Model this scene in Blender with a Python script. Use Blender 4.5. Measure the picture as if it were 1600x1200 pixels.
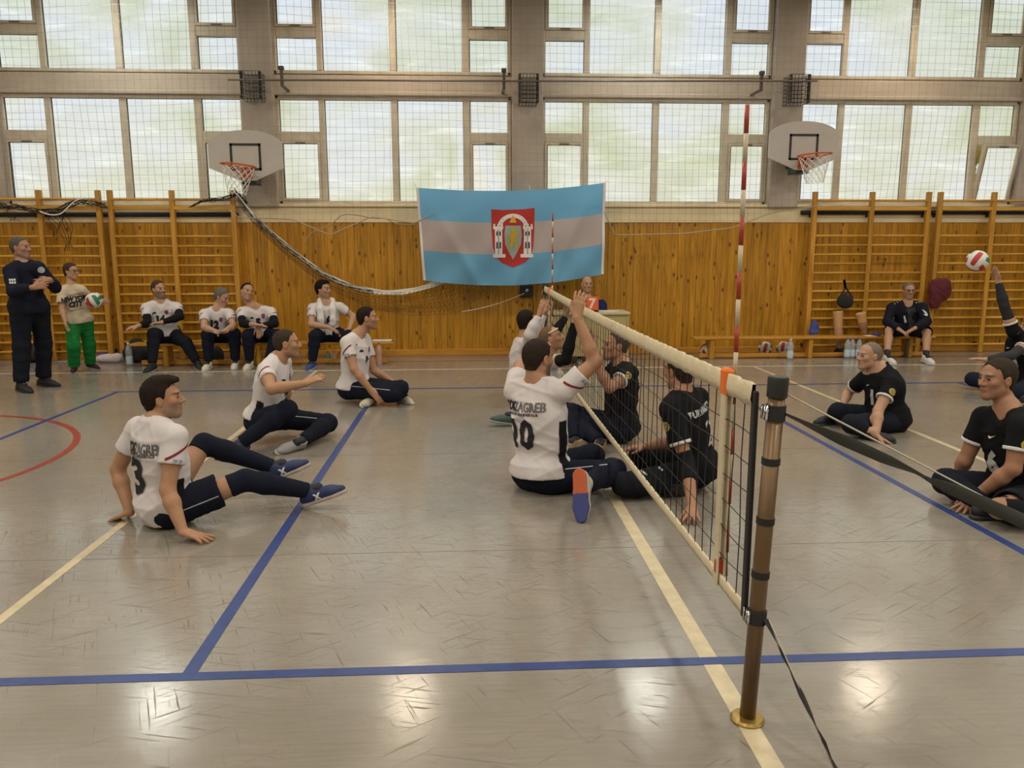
import bpy, bmesh, math, random
import numpy as np
from mathutils import Vector, Matrix
from mathutils.bvhtree import BVHTree

for _o in list(bpy.data.objects):
    bpy.data.objects.remove(_o, do_unlink=True)
SC = bpy.context.scene
COL = SC.collection
rnd = random.Random(7)
PI = math.pi

# ------------------------------------------------------------------ camera
FPX, PITCH, YAW, ROLL = 1222.8, 0.1687, 0.0535, -0.0018
CAMC = np.array([-0.9214, -3.0131, 1.5786])
CF = np.array([math.sin(YAW)*math.cos(PITCH), math.cos(YAW)*math.cos(PITCH), -math.sin(PITCH)])
_r0 = np.array([math.cos(YAW), -math.sin(YAW), 0.0])
_u0 = np.cross(_r0, CF)
CR = math.cos(ROLL)*_r0 + math.sin(ROLL)*_u0
CU = -math.sin(ROLL)*_r0 + math.cos(ROLL)*_u0
cam = bpy.data.cameras.new('camera')
cam.sensor_fit = 'HORIZONTAL'; cam.sensor_width = 36.0
cam.lens = 36.0*FPX/1600.0
cam.clip_start = 0.05; cam.clip_end = 200
camo = bpy.data.objects.new('camera', cam); COL.objects.link(camo)
camo.matrix_world = Matrix(((CR[0], CU[0], -CF[0], CAMC[0]), (CR[1], CU[1], -CF[1], CAMC[1]),
                            (CR[2], CU[2], -CF[2], CAMC[2]), (0, 0, 0, 1)))
SC.camera = camo

# ------------------------------------------------------------------ world, exposure
SC.view_settings.view_transform = 'Standard'
SC.view_settings.look = 'None'
SC.view_settings.gamma = 1.0
SC.view_settings.use_curve_mapping = False
SC.view_settings.exposure = 0.0
W = bpy.data.worlds.new('world'); SC.world = W; W.use_nodes = True
_bg = W.node_tree.nodes['Background']
_bg.inputs[0].default_value = (0.75, 0.85, 1.0, 1); _bg.inputs[1].default_value = 1.0
PANE_GAIN = 0.96       # brightness of the frosted panes
LAMP_GAIN = 60.0      # brightness of the hall lamps
try:
    SC.cycles.use_denoising = True
    SC.cycles.max_bounces = 5
    SC.cycles.use_adaptive_sampling = True
    SC.cycles.adaptive_threshold = 0.05
    SC.cycles.diffuse_bounces = 3
    SC.cycles.glossy_bounces = 2
    SC.cycles.transparent_max_bounces = 8
    SC.cycles.caustics_reflective = False
    SC.cycles.caustics_refractive = False
    SC.cycles.sample_clamp_indirect = 6.0
except Exception:
    pass
# ------------------------------------------------------------------ helpers
def ray(px, py):
    d = CF + (px-800)/FPX*CR - (py-600)/FPX*CU
    return d/np.linalg.norm(d)
def onY(px, py, Y):
    d = ray(px, py); return CAMC + d*(Y-CAMC[1])/d[1]
def onZ(px, py, Z):
    d = ray(px, py); return CAMC + d*(Z-CAMC[2])/d[2]
def onX(px, py, X):
    d = ray(px, py); return CAMC + d*(X-CAMC[0])/d[0]
def reach(P, L, px, py, s=-1):
    """point on the sight line at distance L from P (s -1 nearer, +1 farther)"""
    d = ray(px, py); m = np.asarray(P)-CAMC; b = m@d; q = b*b - (m@m - L*L)
    return CAMC + d*(b + s*math.sqrt(q)) if q > 0 else CAMC + d*b
def nrm(v):
    v = np.asarray(v, float); return v/max(1e-9, np.linalg.norm(v))

MATS = {}
def mat(name, col, rough=0.6, metal=0.0, spec=0.5, emit=None, es=1.0, alpha=1.0, noise=None, bump=None, attr=None, rand=0.0, sheen=0.0):
    """procedural principled material; noise=(scale,amount[,stretch]) varies the colour, bump=(scale,strength)"""
    if name in MATS: return MATS[name]
    m = bpy.data.materials.new(name); m.use_nodes = True; nt = m.node_tree
    b = nt.nodes['Principled BSDF']; L = nt.links.new
    b.inputs['Roughness'].default_value = rough; b.inputs['Metallic'].default_value = metal
    b.inputs['Specular IOR Level'].default_value = spec; b.inputs['Alpha'].default_value = alpha
    if sheen: b.inputs['Sheen Weight'].default_value = sheen
    c4 = (*col, 1); b.inputs['Base Color'].default_value = c4
    src = None
    if attr:
        a = nt.nodes.new('ShaderNodeAttribute'); a.attribute_name = attr; src = a.outputs['Color']
    tc = None
    if noise or bump:
        tc = nt.nodes.new('ShaderNodeTexCoord')
    if noise or rand:
        hs = nt.nodes.new('ShaderNodeHueSaturation')
        if src: L(src, hs.inputs['Color'])
        else: hs.inputs['Color'].default_value = c4
        val = None
        if noise:
            mp = nt.nodes.new('ShaderNodeMapping'); L(tc.outputs['Object'], mp.inputs['Vector'])
            if len(noise) > 2: mp.inputs['Scale'].default_value = noise[2]
            n = nt.nodes.new('ShaderNodeTexNoise'); n.inputs['Scale'].default_value = noise[0]; n.inputs['Detail'].default_value = 4
            L(mp.outputs[0], n.inputs['Vector'])
            mr = nt.nodes.new('ShaderNodeMapRange'); mr.inputs['From Min'].default_value = .25; mr.inputs['From Max'].default_value = .75
            mr.inputs['To Min'].default_value = 1-noise[1]; mr.inputs['To Max'].default_value = 1+noise[1]
            L(n.outputs['Fac'], mr.inputs['Value']); val = mr.outputs[0]
        if rand:
            oi = nt.nodes.new('ShaderNodeObjectInfo'); m2 = nt.nodes.new('ShaderNodeMapRange')
            m2.inputs['To Min'].default_value = 1-rand; m2.inputs['To Max'].default_value = 1+rand
            L(oi.outputs['Random'], m2.inputs['Value'])
            if val is not None:
                mu = nt.nodes.new('ShaderNodeMath'); mu.operation = 'MULTIPLY'; L(val, mu.inputs[0]); L(m2.outputs[0], mu.inputs[1]); val = mu.outputs[0]
            else: val = m2.outputs[0]
        L(val, hs.inputs['Value']); src = hs.outputs['Color']
    if src is not None: L(src, b.inputs['Base Color'])
    if bump:
        n = nt.nodes.new('ShaderNodeTexNoise'); n.inputs['Scale'].default_value = bump[0]; n.inputs['Detail'].default_value = 3
        L(tc.outputs['Object'], n.inputs['Vector'])
        bp = nt.nodes.new('ShaderNodeBump'); bp.inputs['Strength'].default_value = bump[1]; bp.inputs['Distance'].default_value = .01
        L(n.outputs['Fac'], bp.inputs['Height']); L(bp.outputs[0], b.inputs['Normal'])
    if emit:
        b.inputs['Emission Color'].default_value = (*emit, 1); b.inputs['Emission Strength'].default_value = es
    MATS[name] = m
    return m

def obj_from(name, verts, faces, material=None, parent=None, smooth=False):
    me = bpy.data.meshes.new(name)
    me.from_pydata([tuple(v) for v in verts], [], [tuple(f) for f in faces])
    if smooth: me.shade_smooth()
    return link(name, me, material, parent)
def link(name, me, material=None, parent=None):
    o = bpy.data.objects.new(name, me)
    if material is not None:
        if len(me.materials) == 0: me.materials.append(material)
    COL.objects.link(o)
    if parent is not None: o.parent = parent
    return o
def empty(name, loc, label=None, cat=None, group=None):
    o = bpy.data.objects.new(name, None); o.empty_display_size = .1
    o.location = tuple(float(v) for v in loc); COL.objects.link(o)
    return tag(o, label, cat, group)
def tag(o, label=None, cat=None, group=None, kind=None):
    if label: o['label'] = label
    if cat: o['category'] = cat
    if group: o['group'] = group
    if kind: o['kind'] = kind
    return o

class MB:
    """mesh builder: collects boxes, tubes, prisms into one mesh"""
    def __init__(s): s.v = []; s.f = []
    def add(s, vs, fs):
        n = len(s.v); s.v += [tuple(map(float, v)) for v in vs]; s.f += [tuple(i+n for i in f) for f in fs]; return s
    def box(s, lo, hi, M=None):
        x0, y0, z0 = lo; x1, y1, z1 = hi
        vs = [(x0,y0,z0),(x1,y0,z0),(x1,y1,z0),(x0,y1,z0),(x0,y0,z1),(x1,y0,z1),(x1,y1,z1),(x0,y1,z1)]
        if M is not None: vs = [tuple(M @ Vector(v)) for v in vs]
        return s.add(vs, [(0,3,2,1),(4,5,6,7),(0,1,5,4),(1,2,6,5),(2,3,7,6),(3,0,4,7)])
    def bbox(s, lo, hi, b=.006):
        """box with bevelled edges"""
        bm = bmesh.new(); bmesh.ops.create_cube(bm, size=1)
        lo = np.array(lo); hi = np.array(hi); c = (lo+hi)/2; d = hi-lo
        for v in bm.verts: v.co = Vector([c[i]+v.co[i]*d[i] for i in range(3)])
        bmesh.ops.bevel(bm, geom=bm.edges[:], offset=min(b, min(d)*.45), segments=1, affect='EDGES')
        bm.verts.index_update(); s.add([v.co[:] for v in bm.verts], [[v.index for v in f.verts] for f in bm.faces]); bm.free(); return s
    def tube(s, pts, r, n=6, caps=True, closed=False):
        pts = [np.asarray(p, float) for p in pts]; m = len(pts); rr = r if hasattr(r, '__len__') else [r]*m
        vs = []; up = None
        for i, p in enumerate(pts):
            if closed: t = nrm(pts[(i+1) % m]-pts[i-1])
            else: t = nrm(pts[min(i+1, m-1)]-pts[max(i-1, 0)])
            if up is None:
                a = np.array([0,0,1.]) if abs(t[2]) < .9 else np.array([1.,0,0]); up = nrm(np.cross(t, np.cross(a, t)))
            else: up = nrm(up - t*(up@t))
            q = np.cross(t, up)
            for k in range(n):
                an = 2*PI*k/n; vs.append(p + rr[i]*(math.cos(an)*up + math.sin(an)*q))
        fs = []
        for i in range(m if closed else m-1):
            a = i*n; b = ((i+1) % m)*n
            for k in range(n): fs.append((a+k, a+(k+1) % n, b+(k+1) % n, b+k))
        if caps and not closed: fs += [tuple(range(n))[::-1], tuple((m-1)*n+k for k in range(n))]
        return s.add(vs, fs)
    def lathe(s, prof, c=(0,0,0), n=16, M=None):
        """prof: list of (r,z)"""
        vs = []
        for r, z in prof:
            for k in range(n):
                v = Vector((r*math.cos(2*PI*k/n), r*math.sin(2*PI*k/n), z))
                if M is not None: v = M @ v
                vs.append((v[0]+c[0], v[1]+c[1], v[2]+c[2]))
        m = len(prof); fs = [(i*n+k, i*n+(k+1) % n, (i+1)*n+(k+1) % n, (i+1)*n+k) for i in range(m-1) for k in range(n)]
        fs += [tuple(range(n))[::-1], tuple((m-1)*n+k for k in range(n))]
        return s.add(vs, fs)
    def prism(s, poly, y0, y1):
        """polygon in xz extruded along y"""
        n = len(poly); vs = [(x, y0, z) for x, z in poly] + [(x, y1, z) for x, z in poly]
        return s.add(vs, [tuple(range(n)), tuple(range(2*n-1, n-1, -1))] + [(i, i+n, (i+1) % n+n, (i+1) % n) for i in range(n)])
    def ribbon(s, pts, wvec, th=.002):
        """flat strap along pts; wvec: half width vector per point"""
        vs = []; fs = []
        for p, w in zip(pts, wvec):
            p = np.asarray(p, float); w = np.asarray(w, float); vs += [p-w, p+w]
        for i in range(len(pts)-1): fs.append((2*i, 2*i+1, 2*i+3, 2*i+2))
        return s.add(vs, fs)
    def build(s, name, material, parent=None, smooth=False, org=None):
        v = s.v
        if org is not None: v = [(a-org[0], b-org[1], c-org[2]) for a, b, c in v]
        o = obj_from(name, v, s.f, material, parent, smooth)
        return o

def smooth_by_angle(o, ang=40):
    me = o.data; me.shade_smooth()
    try: me.set_sharp_from_angle(angle=math.radians(ang))
    except Exception: pass
    return o

# ---- flat shapes: lettering and marks become meshes that can be laid on any surface
TXT = {}
def text_mesh(body, size=1.0, offset=0.0, xs=1.0, shear=0.0, spacing=1.0):
    """2-D triangles of a lettering, centred on 0,0, cap height about .7*size"""
    key = (body, size, offset, xs, shear, spacing)
    if key in TXT: return TXT[key]
    cu = bpy.data.curves.new('t', 'FONT'); cu.body = body; cu.size = size; cu.offset = offset; cu.shear = shear
    cu.align_x = 'CENTER'; cu.align_y = 'CENTER'; cu.space_character = spacing; cu.resolution_u = 2
    o = bpy.data.objects.new('t', cu); COL.objects.link(o)
    dg = bpy.context.evaluated_depsgraph_get(); me = bpy.data.meshes.new_from_object(o.evaluated_get(dg))
    v = [(p.co.x*xs, p.co.y) for p in me.vertices]; f = [tuple(p.vertices) for p in me.polygons]
    bpy.data.objects.remove(o); bpy.data.curves.remove(cu); bpy.data.meshes.remove(me)
    xsv = [p[0] for p in v]; ysv = [p[1] for p in v]
    cx = (min(xsv)+max(xsv))/2; cy = (min(ysv)+max(ysv))/2
    TXT[key] = ([(a-cx, b-cy) for a, b in v], f)
    return TXT[key]
def poly2d(*polys):
    v = []; f = []
    for p in polys:
        f.append(tuple(range(len(v), len(v)+len(p)))); v += [tuple(q) for q in p]
    return v, f
def circ(cx, cy, rx, ry=None, n=20, a0=0, a1=2*PI):
    ry = rx if ry is None else ry
    return [(cx+rx*math.cos(a0+(a1-a0)*k/n), cy+ry*math.sin(a0+(a1-a0)*k/n)) for k in range(n)]
def ring2d(cx, cy, r0, r1, n=24):
    v = []; f = []
    for k in range(n):
        a = 2*PI*k/n; v += [(cx+r0*math.cos(a), cy+r0*math.sin(a)), (cx+r1*math.cos(a), cy+r1*math.sin(a))]
    for k in range(n):
        a, b = 2*k, 2*((k+1) % n); f.append((a, a+1, b+1, b))
    return v, f
def outline_text(body, size, w, **kw):
    """only the contours of the letters, drawn w wide"""
    v, f = text_mesh(body, size, **kw)
    cnt = {}
    for p in f:
        for i in range(len(p)):
            e = (p[i], p[(i+1) % len(p)]); k = tuple(sorted(e)); cnt.setdefault(k, []).append(e)
    ov = []; of = []
    for k, es in cnt.items():
        if len(es) != 1: continue
        a = np.array(v[es[0][0]]); b = np.array(v[es[0][1]]); d = b-a; L = np.linalg.norm(d)
        if L < 1e-6: continue
        n = np.array([-d[1], d[0]])/L*w/2; t = d/L*w/2*.6; i = len(ov)
        ov += [tuple(a-t-n), tuple(b+t-n), tuple(b+t+n), tuple(a-t+n)]; of.append((i, i+1, i+2, i+3))
    return ov, of
def gridcut(v, f, step):
    """cut flat triangles along a grid so that they can follow a curved surface"""
    bm = bmesh.new(); vs = [bm.verts.new((a, b, 0)) for a, b in v]
    for p in f:
        try: bm.faces.new([vs[i] for i in p])
        except ValueError: pass
    if len(v) == 0: return [], []
    for ax in (0, 1):
        lo = min(p[ax] for p in v); hi = max(p[ax] for p in v); k = lo+step
        while k < hi-1e-6:
            no = (1,0,0) if ax == 0 else (0,1,0); co = (k,0,0) if ax == 0 else (0,k,0)
            bmesh.ops.bisect_plane(bm, geom=bm.verts[:]+bm.edges[:]+bm.faces[:], plane_co=co, plane_no=no, dist=1e-5)
            k += step
    bm.verts.index_update()
    r = ([(p.co.x, p.co.y) for p in bm.verts], [tuple(q.index for q in p.verts) for p in bm.faces]); bm.free()
    return r
# ------------------------------------------------------------------ implicit surfaces for bodies, clothes, shoes
class SDF:
    def __init__(s, lo, hi, h):
        s.h = h; s.o = np.asarray(lo, float)-3*h
        s.n = np.ceil((np.asarray(hi, float)-s.o)/h).astype(int)+4
        s.f = np.full(tuple(s.n), 1.0, np.float32)
        s.ax = [(s.o[i]+h*np.arange(s.n[i])).astype(np.float32) for i in range(3)]
    def win(s, lo, hi, pad):
        a = np.clip(np.floor((np.asarray(lo)-pad-s.o)/s.h).astype(int), 0, s.n-1)
        b = np.clip(np.ceil((np.asarray(hi)+pad-s.o)/s.h).astype(int)+1, 1, s.n)
        sl = tuple(slice(a[i], b[i]) for i in range(3))
        return sl, s.ax[0][sl[0]][:, None, None], s.ax[1][sl[1]][None, :, None], s.ax[2][sl[2]][None, None, :]
    def put(s, sl, d, k, op):
        f = s.f[sl]
        if op == 'u':
            if k > 0:
                h = np.maximum(k-np.abs(f-d), 0); s.f[sl] = np.minimum(f, d)-h*h*(.25/k)
            else: s.f[sl] = np.minimum(f, d)
        else:
            d = -d
            if k > 0:
                h = np.maximum(k-np.abs(f-d), 0); s.f[sl] = np.maximum(f, d)+h*h*(.25/k)
            else: s.f[sl] = np.maximum(f, d)
    def cone(s, a, b, ra, rb, k=.02, op='u', flat=None, cut=None):
        a = np.asarray(a, float); b = np.asarray(b, float); R = max(ra, rb)
        sl, x, y, z = s.win(np.minimum(a, b)-R, np.maximum(a, b)+R, k+2*s.h)
        v = (b-a).astype(np.float32); vv = float(v@v)+1e-9
        X = x-np.float32(a[0]); Y = y-np.float32(a[1]); Z = z-np.float32(a[2])
        t = np.clip((X*v[0]+Y*v[1]+Z*v[2])/np.float32(vv), 0, 1)
        X = X-t*v[0]; Y = Y-t*v[1]; Z = Z-t*v[2]
        q = X*X+Y*Y+Z*Z
        if flat is not None:
            n, sc = flat; n = nrm(n); w = X*np.float32(n[0])+Y*np.float32(n[1])+Z*np.float32(n[2]); q = q+np.float32(sc*sc-1)*w*w
        d = np.sqrt(q)-(np.float32(ra)+np.float32(rb-ra)*t)
        for c in (cut or []):
            p, n = c; n = nrm(n); d = np.maximum(d, (x-np.float32(p[0]))*np.float32(n[0])+(y-np.float32(p[1]))*np.float32(n[1])+(z-np.float32(p[2]))*np.float32(n[2]))
        s.put(sl, d, k, op)
    def ell(s, c, r, M=None, k=.02, op='u', cut=None):
        c = np.asarray(c, float); r = np.asarray(r, float); R = r.max()
        sl, x, y, z = s.win(c-R, c+R, k+2*s.h)
        X = x-np.float32(c[0]); Y = y-np.float32(c[1]); Z = z-np.float32(c[2])
        M = np.eye(3) if M is None else np.asarray(M)
        k0 = 0; k1 = 0
        for i in range(3):
            u = X*np.float32(M[i][0])+Y*np.float32(M[i][1])+Z*np.float32(M[i][2]); q = (u/np.float32(r[i]))**2
            k0 = k0+q; k1 = k1+q/np.float32(r[i]**2)
        k0 = np.sqrt(k0); d = k0*(k0-1)/np.sqrt(k1+1e-6)
        for cc in (cut or []):
            p, n = cc; n = nrm(n); d = np.maximum(d, (x-np.float32(p[0]))*np.float32(n[0])+(y-np.float32(p[1]))*np.float32(n[1])+(z-np.float32(p[2]))*np.float32(n[2]))
        s.put(sl, d.astype(np.float32), k, op)
    def plane(s, p, n):
        """remove everything on the side the normal points to"""
        n = nrm(n).astype(np.float32); x, y, z = s.ax
        d = (x[:, None, None]-np.float32(p[0]))*n[0]+(y[None, :, None]-np.float32(p[1]))*n[1]+(z[None, None, :]-np.float32(p[2]))*n[2]
        s.f = np.maximum(s.f, d)
    def near(s, w=.03):
        idx = np.nonzero(np.abs(s.f) < w)
        P = np.stack([s.ax[i][idx[i]] for i in range(3)], 1)
        return idx, P
    def wrinkle(s, amp, freq, seed, stretch=(1, 1, 1), w=.03):
        idx, P = s.near(w)
        r = np.random.RandomState(seed); Q = P*np.asarray(stretch, np.float32)*freq
        n = 0
        for o in range(3):
            a = r.normal(size=(3, 3)).astype(np.float32); ph = r.rand(3)*6.28; fo = 1.7**o
            A = Q@nrm(a[0]).astype(np.float32)*fo; B = Q@nrm(a[1]).astype(np.float32)*fo*.6; Cc = Q@nrm(a[2]).astype(np.float32)*fo*.45
            n = n+np.sin(A+1.6*np.sin(B+ph[0])+1.1*np.sin(Cc+ph[1])+ph[2])/1.5**o
        s.f[idx] += (amp*.6*n).astype(np.float32)
    def folds(s, amp, freq, dirs, seed, w=.03):
        """long creases: each dirs entry is (along, across)"""
        idx, P = s.near(w); r = np.random.RandomState(seed); n = np.zeros(len(P), np.float32)
        P = P-s.o.astype(np.float32)
        for t, c in dirs:
            t = nrm(t).astype(np.float32); c = nrm(c).astype(np.float32); a = P@c; b = P@t; ph = r.rand(4)*6.28
            q = a*freq+1.3*np.sin(b*freq*.16+a*freq*.21+ph[0])+.8*np.sin(b*freq*.33+ph[1])
            m = np.clip(.5+.75*np.sin(b*9+a*5+ph[2])*np.sin(a*7-b*4+ph[3]), 0, 1)
            n += ((1-np.abs(np.sin(q)))**2-.35)*m
        s.f[idx] -= (amp*n).astype(np.float32)
    def mesh(s):
        """surface nets"""
        f = s.f; sg = f < 0
        if not sg.any(): return np.zeros((0, 3)), np.zeros((0, 4), int)
        c = sg[:-1]; c = sg[:-1].astype(np.int8)+sg[1:]
        c = c[:, :-1]+c[:, 1:]; c = c[:, :, :-1]+c[:, :, 1:]
        I = np.nonzero((c > 0) & (c < 8)); N = len(I[0])
        idx = np.full(c.shape, -1, np.int32); idx[I] = np.arange(N, dtype=np.int32)
        cor = [(i, j, k) for i in (0, 1) for j in (0, 1) for k in (0, 1)]
        val = {q: f[I[0]+q[0], I[1]+q[1], I[2]+q[2]] for q in cor}
        acc = np.zeros((N, 3), np.float32); cnt = np.zeros(N, np.float32)
        for q in cor:
            for a in range(3):
                if q[a]: continue
                p = list(q); p[a] = 1; p = tuple(p); va, vb = val[q], val[p]
                m = (va < 0) != (vb < 0); t = np.where(m, va/(np.where(m, va-vb, 1)), 0)
                for b in range(3):
                    acc[:, b] += np.where(m, t if b == a else q[b], 0)
                cnt += m
        V = (np.stack(I, 1)+acc/cnt[:, None])*s.h+s.o
        F = []
        for a in range(3):
            b, cx = (a+1) % 3, (a+2) % 3
            s0 = [slice(None)]*3; s1 = [slice(None)]*3; s0[a] = slice(0, -1); s1[a] = slice(1, None)
            d0 = sg[tuple(s0)]; d1 = sg[tuple(s1)]; E = np.nonzero(d0 != d1)
            E = list(E); ok = (E[b] > 0) & (E[cx] > 0) & (E[b] < s.n[b]-1) & (E[cx] < s.n[cx]-1)
            E = [e[ok] for e in E]; inside = d0[tuple(E)]
            def at(db, dc):
                q = list(E); q[b] = q[b]+db; q[cx] = q[cx]+dc; return idx[tuple(q)]
            q = np.stack([at(-1, -1), at(0, -1), at(0, 0), at(-1, 0)], 1)
            q[~inside] = q[~inside][:, ::-1]
            F.append(q)
        return V, np.concatenate(F)

def np_mesh(name, V, F, material, parent=None, col=None, org=(0, 0, 0), smooth=True):
    me = bpy.data.meshes.new(name); n = len(V); m = len(F); w = F.shape[1]
    me.vertices.add(n); me.vertices.foreach_set('co', (V-np.asarray(org)).astype(np.float32).ravel())
    me.loops.add(m*w); me.loops.foreach_set('vertex_index', F.astype(np.int32).ravel())
    me.polygons.add(m); me.polygons.foreach_set('loop_start', np.arange(0, m*w, w, dtype=np.int32))
    me.update(calc_edges=True)
    if smooth: me.shade_smooth()
    if col is not None:
        ca = me.color_attributes.new('col', 'FLOAT_COLOR', 'POINT')
        c4 = np.ones((n, 4), np.float32); c4[:, :3] = col; ca.data.foreach_set('color', c4.ravel())
    return link(name, me, material, parent)
# ------------------------------------------------------------------ people
M_SKIN = mat('skin', (.5, .3, .22), rough=.55, spec=.35, attr='col', noise=(60, .06))
M_HAIR = mat('hair', (.03, .02, .015), rough=.8, spec=.08, attr='col', noise=(220, .35, (1, 1, .35)), bump=(260, .5))
M_CLOTH = mat('cloth', (.8, .8, .8), rough=.9, spec=.12, attr='col', bump=(420, .12))
M_SHOE = mat('shoe_upper', (.1, .1, .1), rough=.6, spec=.4, attr='col', bump=(300, .2))
M_SOLE = mat('shoe_sole', (.6, .6, .6), rough=.6, spec=.35, attr='col')
def flatmat(c, rough=.75):
    return mat('print_%02x%02x%02x' % tuple(int(255*x) for x in c), c, rough=rough, spec=.25)
LEN = dict(ua=.29, fa=.26, hand=.16, th=.43, sh=.42, head=.205)
DEBUG = None

def joint(parent, L, v):
    if isinstance(v, np.ndarray): return v
    if v[0] == 'z': return onZ(*v[1:])
    if v[0] == 'y': return onY(*v[1:])
    if v[0] == 'd': return np.asarray(parent)+nrm(v[1:])*L
    if v[0] == 'o': return np.asarray(parent)+np.array(v[1:])
    s = -1
    if len(v) > 2:
        if v[2] == 'f': s = 1
        elif v[2] == 'c':
            d = ray(v[0], v[1]); return CAMC+d*((np.asarray(parent)-CAMC)@d)
    return reach(parent, L, v[0], v[1], s)

def hand_prims(g, W, D, Nn, side, curl=.35, spread=.12, s=1.0, k=.012, thumb=.6, r=1.0):
    """W wrist, D finger direction, Nn palm normal, side +1 left / -1 right"""
    D = nrm(D); Nn = nrm(Nn-D*(np.asarray(Nn)@D)); A = np.cross(Nn, D)*side      # A points to the thumb side
    off = [.030, .010, -.010, -.029]; ln = [.072, .080, .074, .058]
    for i in range(4):
        K = W+D*.092*s*(1, 1.02, .98, .92)[i]+A*off[i]*s
        g.cone(W+A*off[i]*.45*s+D*.008, K, .018*s, .0125*s*r, k, flat=(Nn, 1.12))
        d0 = nrm(D+A*spread*(1.3, .35, -.45, -1.3)[i]); th = curl*(.8, .9, 1, 1.1)[i]; p = K; L = ln[i]*s
        for j, fr in enumerate((.45, .31, .24)):
            an = th*(j*.9+.6); q = p+(d0*math.cos(an)+Nn*math.sin(an))*L*fr
            g.cone(p, q, (.0098, .0090, .0082)[j]*s*r, (.0090, .0082, .0070)[j]*s*r, .006); p = q
    B = W+D*.025*s+A*.022*s; q = B+(D*.55+A*thumb+Nn*.25)*.042*s; g.cone(B, q, .016*s, .0125*s*r, .014)
    q2 = q+(D*.8+A*thumb*.55+Nn*(.15+curl*.4))*.034*s; g.cone(q, q2, .0115*s*r, .0098*s*r, .008)
    q3 = q2+(D*.9+A*thumb*.25+Nn*(.1+curl*.5))*.026*s; g.cone(q2, q3, .0098*s*r, .0078*s*r, .006)

HAIRLINE = dict(full=[(-.2, -.075), (-.06, -.07), (-.035, -.03), (-.022, .012), (.0, .012), (.016, .002), (.024, .016), (.036, .058), (.062, .088), (.2, .094)],
                receding=[(-.2, -.075), (-.06, -.07), (-.035, -.03), (-.022, .012), (.0, .012), (.014, .01), (.02, .05), (.035, .085), (.05, .1), (.2, .11)],
                bald=[(-.2, -.06), (-.06, -.06), (-.035, -.03), (-.022, .012), (-.0, .02), (.01, .2), (.2, .3)])

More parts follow.
